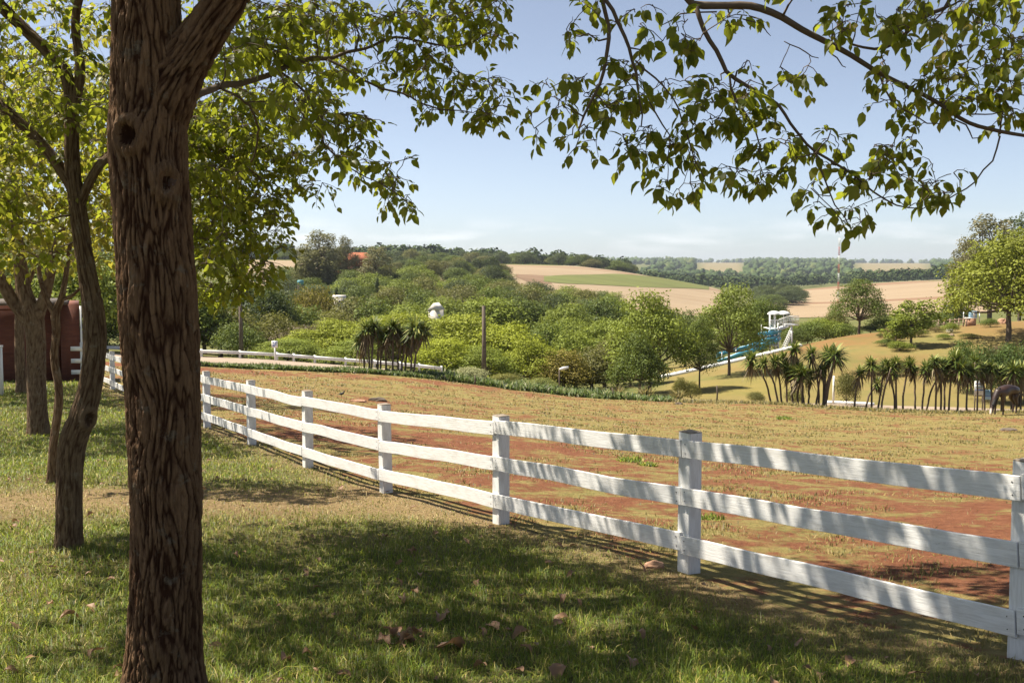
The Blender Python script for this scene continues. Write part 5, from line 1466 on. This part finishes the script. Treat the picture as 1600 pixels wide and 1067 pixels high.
def drop(x, y, size, lab, group, tilt=0.35):
    o = obj('fallen_leaf', DL[int(fr.integers(0, 9))], None, (x, y, float(ground_z(np.array([x]), np.array([y]))[0]) + 0.026), (fr.normal(0, tilt), fr.normal(0, tilt), fr.uniform(0, 6.28)), (size * fr.uniform(0.85, 1.15), size * fr.uniform(0.75, 1.1), size * fr.uniform(0.5, 1.0)))
    return tag(o, lab, 'leaf', group)
for i, (px, py, s, lab) in enumerate([(880, 971, 0.17, 'large dark curled dry leaf lying right of the lawn centre'), (811, 997, 0.14, 'upright tan dry leaf in the sunny patch at lower centre'), (771, 988, 0.15, 'folded dry leaf left of the upright tan one'), (892, 903, 0.11, 'small pale dry leaf in shade below the fence'), (877, 942, 0.13, 'pinkish dry leaf in shade right of centre'), (693, 975, 0.20, 'broad pale dry leaf left of centre in the foreground'), (630, 945, 0.13, 'brown dry leaf above the leaf pile'), (870, 1056, 0.17, 'large brown dry leaf at the bottom edge right of centre'), (985, 1040, 0.16, 'brown dry leaf at the bottom right of centre'), (816, 940, 0.10, 'thin pale leaf sliver in the dark grass'), (823, 1019, 0.11, 'grey pale dry leaf below the upright tan one'), (745, 922, 0.12, 'reddish dry leaf in the shaded middle of the lawn'), (625, 888, 0.09, 'small whitish dry leaf in the middle of the lawn'), (640, 868, 0.10, 'pale dry leaf near the edge of the shade'), (705, 1020, 0.24, 'long flat pale leaf right of the leaf pile'), (110, 970, 0.16, 'dark dry leaf cluster left of the big trunk'), (150, 1024, 0.15, 'tan dry leaf close to the foot of the big trunk'), (496, 880, 0.09, 'pale dry leaf in sun left of the lawn centre')]):
    dd = hit(px, py, 3.8, 30); v = P(px, py, dd); drop(v.x, v.y, s * 0.78, lab, None)
for i in range(14):
    dd = hit(625, 1006, 3.8, 12); v = P(625, 1006, dd); drop(v.x + fr.normal(0, 0.10), v.y + fr.normal(0, 0.09), fr.uniform(0.07, 0.12), 'brown dry leaf in the small leaf pile at bottom centre-left', 'dry leaves in the pile', 0.6)
k = 0
while k < 150:
    dd = (3.9 ** 0.6 + fr.uniform() * (15 ** 0.6 - 3.9 ** 0.6)) ** (1 / 0.6); x = fr.uniform(-0.55, 0.56) * dd
    if fence_sd(np.array([x]), np.array([dd]))[0] > -0.1: continue
    drop(x, dd, fr.uniform(0.045, 0.095), 'small brown dry leaf scattered on the lawn', 'dry leaves scattered on the lawn'); k += 1
def rock(px, py, d0, d1, size, mat, label, name='stone'):
    dd = hit(px, py, d0, d1); v = P(px, py, dd)
    bm = bmesh.new(); bmesh.ops.create_icosphere(bm, subdivisions=3, radius=1)
    for w_ in bm.verts:
        q_ = w_.co.copy(); n_ = mnoise.noise(q_ * 1.4 + Vector((px, py, 0))) + 0.4 * mnoise.noise(q_ * 4)
        w_.co = Vector((q_.x * size[0], q_.y * size[1], max(q_.z, -0.4) * size[2])) * (1 + 0.3 * n_)
    me = bpy.data.meshes.new(name); bm.to_mesh(me); bm.free(); me.materials.append(mat)
    return tag(obj(name, me, None, (v.x, v.y, T1(v.x, v.y) + size[2] * 0.15)), label, 'stone')
rock(1022, 886, 5, 12, (0.085, 0.06, 0.05), M_CLAY, 'brownish clay stone at the foot of the second nearest fence post')
rock(590, 627, 15, 52, (0.30, 0.12, 0.12), M_POLE, 'dark clod of earth lying in the paddock beyond the fence', 'clod')
rock(560, 628, 15, 52, (0.28, 0.12, 0.07), M_CLAY, 'low reddish clod beside the dark one in the paddock', 'clod')
rock(680, 668, 12, 52, (0.12, 0.1, 0.09), M_CLAY, 'small reddish clod in the paddock above the fence rail', 'clod')
rock(1575, 672, 12, 52, (0.3, 0.18, 0.07), M_POLE, 'flat dark clod in the paddock near the horse', 'clod')
rock(1060, 632, 12, 52, (0.2, 0.15, 0.1), M_POLE, 'small dark clod far out in the paddock', 'clod')
def bird(px, py, d0, d1, label):
    dd = hit(px, py, d0, d1); v = P(px, py, dd); v.z = T1(v.x, v.y)
    t = thing('bird', label, 'bird', v, 0.4); t.scale = (0.62,) * 3
    mb = MB(); mb.tube([(-0.16, 0, 0.15), (-0.09, 0, 0.16), (0, 0, 0.17), (0.08, 0, 0.20), (0.12, 0, 0.26), (0.15, 0, 0.29), (0.19, 0, 0.285)], [0.012, 0.045, 0.07, 0.06, 0.035, 0.036, 0.006], 10); mb.build('body', M_DARK, t, True)
    for s in (-1, 1): MB().bar((0.0, 0.025 * s, 0), (0.0, 0.02 * s, 0.13), 0.008).build('leg', M_POLE, t)
    MB().tube([(-0.1, 0, 0.16), (-0.26, 0, 0.12)], [0.03, 0.012], 6).build('tail', M_DARK, t)
bird(534, 620, 15, 52, 'dark bird standing in the paddock beyond the fence')

# ------------------------------------------------------------------ the horse
def horse():
    hb = base(1571, 49); hb.x = P(1571, 645, 49).x
    t = thing('horse', 'dark brown horse with a white blaze grazing at the right edge of the paddock', 'horse', hb, 0.55)
    J = []; E = []; Rr = []
    def v(x, y, z, r, ry=None, par=None):
        J.append((x, y, z)); Rr.append((r, ry or r))
        if par is not None: E.append((par, len(J) - 1))
        return len(J) - 1
    pel = v(0.62, 0, 1.26, 0.26); loin = v(0.25, 0, 1.22, 0.27, par=pel); bar = v(-0.12, 0, 1.17, 0.29, par=loin); che = v(-0.48, 0, 1.18, 0.26, par=bar)
    nb = v(-0.68, 0, 1.12, 0.19, par=che); nm = v(-0.86, 0, 0.83, 0.145, par=nb); nt = v(-0.98, 0, 0.58, 0.11, par=nm); pl = v(-1.05, 0, 0.45, 0.10, par=nt)
    hd = v(-1.10, 0, 0.31, 0.098, par=pl); fc = v(-1.15, 0, 0.17, 0.068, par=hd); mz = v(-1.18, 0, 0.07, 0.056, par=fc)
    rp = v(0.80, 0, 1.16, 0.17, par=pel)
    for s, fx in ((1, -0.12), (-1, 0.10)):
        sh_ = v(-0.50, 0.13 * s, 1.0, 0.15, par=che); el = v(-0.50 + fx * 0.3, 0.14 * s, 0.80, 0.085, par=sh_); kn = v(-0.50 + fx * 0.8, 0.14 * s, 0.46, 0.055, par=el)
        fe = v(-0.50 + fx, 0.14 * s, 0.14, 0.038, par=kn); ho = v(-0.52 + fx, 0.14 * s, 0.03, 0.052, par=fe)
    for s, fx in ((1, 0.12), (-1, -0.10)):
        th = v(0.66, 0.14 * s, 1.02, 0.18, par=pel); st = v(0.56 + fx * 0.4, 0.15 * s, 0.76, 0.105, par=th); hk = v(0.78 + fx, 0.15 * s, 0.48, 0.058, par=st)
        fe = v(0.72 + fx, 0.15 * s, 0.14, 0.04, par=hk); ho = v(0.69 + fx, 0.15 * s, 0.03, 0.055, par=fe)
    me = bpy.data.meshes.new('body'); me.from_pydata(J, E, []); me.update()
    o = obj('body', me, t)
    m = NT('horse_coat'); m.set(Roughness=0.42)
    sx = m.n('SeparateXYZ'); tc = m.n('TexCoord'); m.l(tc.outputs['Object'], sx.inputs[0])
    n1 = m.noise(tc.outputs['Object'], 3, 4, 0.6, 0.3, 0.7)
    coat = m.mix(n1, (0.020, 0.011, 0.008), (0.055, 0.026, 0.016))
    fx_ = m.n('MapRange'); fx_.inputs[1].default_value = -1.150; fx_.inputs[2].default_value = -1.185; m.l(sx.outputs['X'], fx_.inputs[0])
    wh = m.mix(fx_.outputs[0], coat, (0.72, 0.62, 0.55))
    m.base(wh); me.materials.append(m.m)
    sk_ = o.modifiers.new('skin', 'SKIN'); sk_.use_smooth_shade = True
    for i, (a, b) in enumerate(Rr):
        sv = me.skin_vertices[0].data[i]; sv.radius = (a, b); sv.use_root = (i == 0)
    ss = o.modifiers.new('sub', 'SUBSURF'); ss.levels = 2; ss.render_levels = 2
    dk = simple('horse_hair', (0.012, 0.008, 0.007), 0.6)
    mb = MB()
    for i in range(40):
        u = i / 39; p0 = np.array([-0.60 - 0.42 * u, 0, 1.31 - 0.78 * u]); n0 = np.array([-0.08 - 0.04 * u, 0, 0.06])
        p0 = p0 + n0 * 0.9
        mb.tube([p0, p0 + np.array([0.02, -0.10, -0.02]), p0 + np.array([0.07, -0.15, -0.16])], [0.02, 0.018, 0.005], 4)
    mb.build('mane', dk, t)
    mb = MB()
    for i in range(14):
        a = i * 0.45; mb.tube([(0.92, 0.03 * math.cos(a), 1.2), (1.03, 0.05 * math.cos(a), 1.0), (1.05 + 0.03 * math.sin(a), 0.07 * math.cos(a), 0.55), (1.02, 0.05 * math.cos(a), 0.28)], [0.03, 0.035, 0.03, 0.008], 5)
    mb.build('tail', dk, t)
    for s in (-1, 1):
        MB().tube([(-1.00, 0.055 * s, 0.47), (-0.98, 0.085 * s, 0.55), (-0.98, 0.09 * s, 0.61)], [0.035, 0.028, 0.004], 6).build('ear', dk, t)
        MB().tube([(-1.145, 0.07 * s, 0.33), (-1.155, 0.085 * s, 0.325)], [0.016, 0.012], 6).build('eye', M_DARK, t)
horse()
# banner boards by the yuccas
for px, py0, py1, w, lab, st in ((1529, 595, 617, 0.55, 'white and blue board under the yuccas, left of the horse', 3), (1543, 609, 624, 0.40, 'smaller pale blue board right of the larger one near the horse head', 1)):
    d_ = 57; b = base(px, d_); z0, z1 = P(px, py1, d_).z - b.z, P(px, py0, d_).z - b.z
    t = thing('notice_board', lab, 'board', b)
    MB().box((0, 0, (z0 + z1) / 2), (w, 0.04, z1 - z0)).build('panel', M_WHITE if st == 3 else M_LBLUE, t)
    for s in (-1, 1): MB().box((s * w * 0.4, 0.04, z0 / 2 + 0.1), (0.05, 0.04, z0 + 0.4)).build('leg', M_POLE, t)
    for k in range(st): MB().box((0, -0.026, z0 + (z1 - z0) * (0.35 + 0.22 * k)), (w * 0.85, 0.008, (z1 - z0) * 0.1)).build('stripe', M_SIGNB if k != 1 else M_LBLUE, t)
# white low kerb wall by the path
kb = base(1327, 59.5)
kw = MB(); kw.tube([base(1288 + i * 13, 59.8 - 0.1 * i) - kb + Vector((0, 0, 0.08)) for i in range(7)], [0.13] * 7, 4)
tag(kw.build('kerb_wall', M_WHITE, None, False, kb), 'low white kerb beside the dirt path behind the yucca row', 'kerb')
gp = base(1302, 59)
tag(MB().tube([(0, 0, -0.1), (0, 0, 1.7)], [0.07, 0.06], 8).build('grey_post', M_WHITE, None, True, gp), 'plain pale post between the two yucca groups', 'post')

# ------------------------------------------------------------------ water slide on the hill
wd = 97.0
wb = base(1203, wd)
def wl(px, py, off=0.0): return P(px, py, wd + off) - wb
ws = thing('water_slide', 'white water slide tower with blue chutes and two dome canopies on the hill', 'water slide', wb)
for px, off, top in ((1203, 0, 488), (1216, 0, 505), (1203, 2, 510), (1216, 2, 505), (1237, 0, 507), (1237, 2, 507), (1211, 1.0, 488)):
    b = wl(px, 566, off); tp_ = wl(px, top, off)
    MB().bar(b, tp_, 0.085).build('column', M_WHITE, ws)
for (x0, x1, py) in ((1202, 1217, 514), (1202, 1217, 540), (1232, 1248, 508), (1202, 1217, 528)):
    a, b = wl(x0, py, -0.1), wl(x1, py, -0.1)
    MB().box(((a.x + b.x) / 2, 1.0, a.z), (b.x - a.x, 2.3, 0.09)).build('platform', M_WHITE, ws)
def railing(x0, y0, x1, y1, off, n, hh=0.85):
    mb = MB(); a, b = wl(x0, y0, off), wl(x1, y1, off); u = Vector((0, 0, hh))
    mb.bar(a + u, b + u, 0.035); mb.bar(a + u * 0.5, b + u * 0.5, 0.022)
    for i in range(n + 1):
        p_ = a.lerp(b, i / n); mb.bar(p_, p_ + u, 0.022)
    mb.build('railing', M_WHITE, ws)
for off in (-0.1, 2.1):
    railing(1202, 514, 1217, 514, off, 6); railing(1217, 513, 1232, 508, off, 7); railing(1232, 508, 1248, 508, off, 8)
mb = MB()
for i in range(11):
    f = i / 10; p_ = wl(1217 + 15 * f, 514 - 6 * f, 1.0); mb.box(p_, (0.28, 1.8, 0.05))
mb.build('stair', M_WHITE, ws)
mb = MB()
for i in range(14):
    f = i / 13; p_ = wl(1219 + 17 * f, 558 - 40 * f, 2.6); mb.box(p_, (0.25, 1.0, 0.05))
mb.bar(wl(1219, 552, 2.1), wl(1236, 512, 2.1), 0.04); mb.bar(wl(1222, 560, 2.1), wl(1238, 520, 2.1), 0.06); mb.build('stair', M_WHITE, ws)
for px in (1209.5, 1224):
    c = wl(px, 491, 0.8)
    bm = bmesh.new(); bmesh.ops.create_uvsphere(bm, u_segments=20, v_segments=12, radius=1)
    for v_ in list(bm.verts):
        if v_.co.z < -0.05: bm.verts.remove(v_)
    for v_ in bm.verts:
        k_ = 1 + 0.05 * math.cos(8 * math.atan2(v_.co.y, v_.co.x)); v_.co = Vector((v_.co.x * 0.62 * k_, v_.co.y * 0.62 * k_, v_.co.z * 0.32))
    me = bpy.data.meshes.new('dome_canopy'); bm.to_mesh(me); bm.free(); me.materials.append(M_WHITE)
    for p_ in me.polygons: p_.use_smooth = True
    o = obj('dome_canopy', me, ws, c); 
    MB().bar(c + Vector((0, 0, 0.2)), wl(px, 514, 0.8), 0.04).build('canopy_pole', M_WHITE, ws)
def chute(rows, r):
    """open half-pipe following a path"""
    p = catmull(np.array([tuple(wl(x, y, o_)) + (0,) for x, y, o_ in rows]), 40)[:, :3]
    t_, n_, b_ = frames(p)
    side = np.cross(t_, (0, 0, 1.0)); side /= np.linalg.norm(side, axis=1)[:, None] + 1e-9
    a = np.linspace(math.pi * 1.0, math.pi * 2.0, 9)
    V = np.concatenate([p[:, None] + r * (np.cos(a)[None, :, None] * side[:, None] + np.sin(a)[None, :, None] * np.array([0, 0, 1.0])), p[:, None] + (r - 0.06) * (np.cos(a)[None, ::-1, None] * side[:, None] + np.sin(a)[None, ::-1, None] * np.array([0, 0, 1.0]))], 1)
    m_ = 18; i_ = np.arange(39)[:, None] * m_; j_ = np.arange(m_)[None]; k_ = (j_ + 1) % m_
    return obj('chute', mesh_np('chute', V.reshape(-1, 3), [np.stack([i_ + j_, i_ + k_, i_ + m_ + k_, i_ + m_ + j_], -1).reshape(-1, 4)], M_BLUE, True), ws)
chute([(1216, 516, 0.5), (1205, 517, -0.6), (1193, 519, -0.2), (1190, 522, 1.5), (1200, 524, 2.6), (1212, 526, 1.8), (1214, 529, 0.2), (1204, 532, -0.8), (1190, 536, -0.4)], 0.36)
chute([(1214, 522, 0.4), (1202, 527, -0.9), (1192, 532, -0.2), (1178, 536, 0.6), (1160, 541, 1.0), (1140, 546, 1.4), (1120, 552, 1.5)], 0.38)
chute([(1196, 538, 0.0), (1180, 543, -0.3), (1160, 549, -0.4), (1140, 556, -0.2), (1122, 562, 0.2)], 0.42)
for px, py in ((1190, 506), (1150, 540), (1128, 545), (1180, 533)):
    MB().bar(wl(px, py + 32, 0.6), wl(px, py, 0.6), 0.05).build('column', M_WHITE, ws)
# white pool edge along the crest and pool water
mb = MB()
pe = []
for px in np.linspace(1030, 1252, 22):
    d_ = 88 + (px - 1030) / 222 * 7
    c = base(px, d_)
    pe.append(c + Vector((0, 0, 0.06)))
mb.tube(pe, [0.24] * len(pe), 4)
tag(mb.build('pool_edge', M_WHITE), 'white concrete pool edge running along the crest under the slide', 'pool edge')
# ------------------------------------------------------------------ wall, gate and fence on the right hill
bw = base(1518, 100)
t = thing('brick_pier', 'low pale brick pier with a blue and white box on it, under the spreading tree', 'pier', bw)
MB().box((-0.1, 0, 0.25), (0.75, 0.7, 0.9)).build('pier', M_CLAY, t); MB().box((-0.1, 0, 0.74), (0.9, 0.85, 0.1)).build('cap', M_WALLW, t)
MB().box((0.1, 0, 1.12), (0.62, 0.5, 0.66)).build('box', M_LBLUE, t); MB().box((0.1, -0.26, 1.12), (0.2, 0.03, 0.5)).build('panel', M_WHITE, t)
MB().bar((-0.8, 0, 0.3), (-0.8, 0, 1.4), 0.05).build('post', M_WHITE, t); MB().bar((0.75, 0, 0.3), (0.75, 0, 1.3), 0.05).build('post', M_WHITE, t)
fb = base(1470, 99)
wf = thing('rail_fence', 'weathered grey wooden rail fence on the crest left of the brick pier', 'fence', fb)
prev = None
for px in (1442, 1450, 1458, 1466, 1475, 1484, 1492, 1498, 1505, 1510):
    c = base(px, 99.5) - fb
    MB().box(c + Vector((0, 0, 0.35)), (0.09, 0.09, 0.95)).build('post', M_STONE, wf)
    if prev is not None:
        for zz in (0.4, 0.72): MB().bar(prev + Vector((0, -0.07, zz)), c + Vector((0, -0.07, zz)), 0.035, 4).build('rail', M_STONE, wf)
    prev = c
rock(1484, 518, 80, 110, (0.32, 0.3, 0.3), M_WALLW, 'pale boulder on the slope below the rail fence'); rock(1487, 525, 80, 110, (0.22, 0.2, 0.2), M_STONE, 'smaller boulder just below the pale one on the slope'); rock(1566, 506, 90, 112, (0.5, 0.4, 0.5), M_CLAY, 'tan boulder left of the spreading tree trunk'); rock(1464, 514, 80, 110, (0.3, 0.3, 0.35), M_STONE, 'grey boulder at the left end of the rail fence')
# ------------------------------------------------------------------ houses on the hill, mast, water tank
def house(px, d, w, dep, hw, hr, rot, roofm, wallm, label, lift=0.0):
    b = base(px, d); b.z += lift
    t = thing('house', label, 'house', b, rot)
    MB().box((0, 0, hw / 2 - 0.5), (w, dep, hw + 1)).build('wall', wallm, t)
    x, y = w / 2 + 0.06 * w, dep / 2 + 0.08 * dep
    V = [(-x, -y, hw), (x, -y, hw), (x, y, hw), (-x, y, hw), (-x, 0, hw + hr), (x, 0, hw + hr)]
    mb = MB(); mb.add(V, [[(0, 1, 5, 4), (2, 3, 4, 5), (3, 2, 1, 0)], [(0, 4, 3), (1, 2, 5)]]); rf = mb.build('roof', roofm, t)
    for wx in (-w * 0.28, w * 0.05, w * 0.33):
        wn = MB().box((wx, -dep / 2 - 0.02, hw * 0.5), (w * 0.13, 0.08, hw * 0.4)).build('window', M_DARK, t)
    MB().box((-w * 0.12, -dep / 2 - 0.02, hw * 0.35), (w * 0.1, 0.06, hw * 0.7)).build('door', M_POLE, t)
    MB().box((w / 2 + 0.02, 0, hw * 0.5), (0.08, dep * 0.2, hw * 0.4)).build('window', M_DARK, t)
    return t
house(561, 275, 7.5, 7, 5.2, 3.6, 1.15, M_ROOF, M_BRICK, 'house with a steep red tiled roof among trees on the hill', 2.0)
house(524, 276, 6, 6, 2.8, 1.8, 0.3, M_ROOF, M_WALLW, 'low reddish roofed house half hidden behind the eucalyptus', 1.0)
house(682, 103, 2.0, 1.1, 2.6, 0.7, 1.4, M_WALLW, M_WALLW, 'white gabled house rising from the valley trees', P(682, 470, 103).z - base(682, 103).z - 3.5)
house(531, 160, 1.8, 2, 1.4, 0.4, 0.1, M_WALLW, M_WALLW, 'small pale house between thin cypresses in the valley', P(531, 460, 160).z - base(531, 160).z - 1.9)
tb = base(470, 235)
t = thing('water_tank', 'small teal water tank at the edge of the left stubble field', 'tank', tb)
zt = P(470, 440, 235).z - tb.z
MB().tube([(0, 0, zt - 0.7), (0, 0, zt + 0.25), (0, 0, zt + 0.35)], [0.75, 0.75, 0.4], 16).build('tank', simple('teal_tank', (0.08, 0.25, 0.28), 0.5), t)
for sx_, sy_ in ((-.5, -.5), (.5, -.5), (.5, .5), (-.5, .5)): MB().bar((sx_, sy_, 0), (sx_, sy_, zt - 0.7), 0.07).build('leg', M_POLE, t)
md = 330; mbase = base(1309, md); mh = P(1309, 372, md).z - mbase.z
mast = thing('radio_mast', 'thin red and white lattice radio mast rising from the right field', 'mast', mbase)
seg = 9
for k in range(seg):
    z0, z1 = mh * k / seg, mh * (k + 1) / seg; mb = MB(); wdt = 0.28
    cs = [(wdt * math.cos(a), wdt * math.sin(a)) for a in (0.3, 2.4, 4.5)]
    for i, (x, y) in enumerate(cs):
        mb.bar((x, y, z0), (x, y, z1), 0.045, 4)
        x2, y2 = cs[(i + 1) % 3]; n_ = 5
        for j in range(n_):
            a = z0 + (z1 - z0) * j / n_; b_ = z0 + (z1 - z0) * (j + 1) / n_
            mb.bar((x, y, a), (x2, y2, b_), 0.025, 3)
    mb.build('mast_section', M_RED if k % 2 else M_WHITE, mast)

# ------------------------------------------------------------------ haze: even, pale air round the whole place
lo = float(GZ[(RR < 7000)].min()) - 3.0
hz = MB().box((0, 2500, (lo + 75) / 2), (15000, 11500, 75 - lo)).build('haze', None)
hm = bpy.data.materials.new('haze_air'); hm.use_nodes = True
hm.node_tree.nodes.clear()
ho = hm.node_tree.nodes.new('ShaderNodeOutputMaterial'); hv = hm.node_tree.nodes.new('ShaderNodeVolumePrincipled')
hv.inputs['Color'].default_value = (0.80, 0.88, 1.0, 1); hv.inputs['Density'].default_value = 0.00009; hv.inputs['Anisotropy'].default_value = 0.2
hm.node_tree.links.new(hv.outputs[0], ho.inputs['Volume'])
hz.data.materials.clear(); hz.data.materials.append(hm)
hz['kind'] = 'stuff'; hz['label'] = 'pale haze in the air over the whole landscape'; hz['category'] = 'haze'

# labels that tell the countable rows apart, by their order from the left
from collections import defaultdict
grp = defaultdict(list)
for px_, t_ in TREES:
    if t_.get('group'): grp[t_['group']].append((px_, t_))
ORD2 = ORD + ['twenty-fourth', 'twenty-fifth', 'twenty-sixth', 'twenty-seventh', 'twenty-eighth']
for g_, lst in grp.items():
    if len(lst) <= 26:
        for i_, (px_, t_) in enumerate(sorted(lst, key=lambda e: e[0])):
            t_['label'] = t_['label'] + ', ' + ORD2[i_] + ' from left'
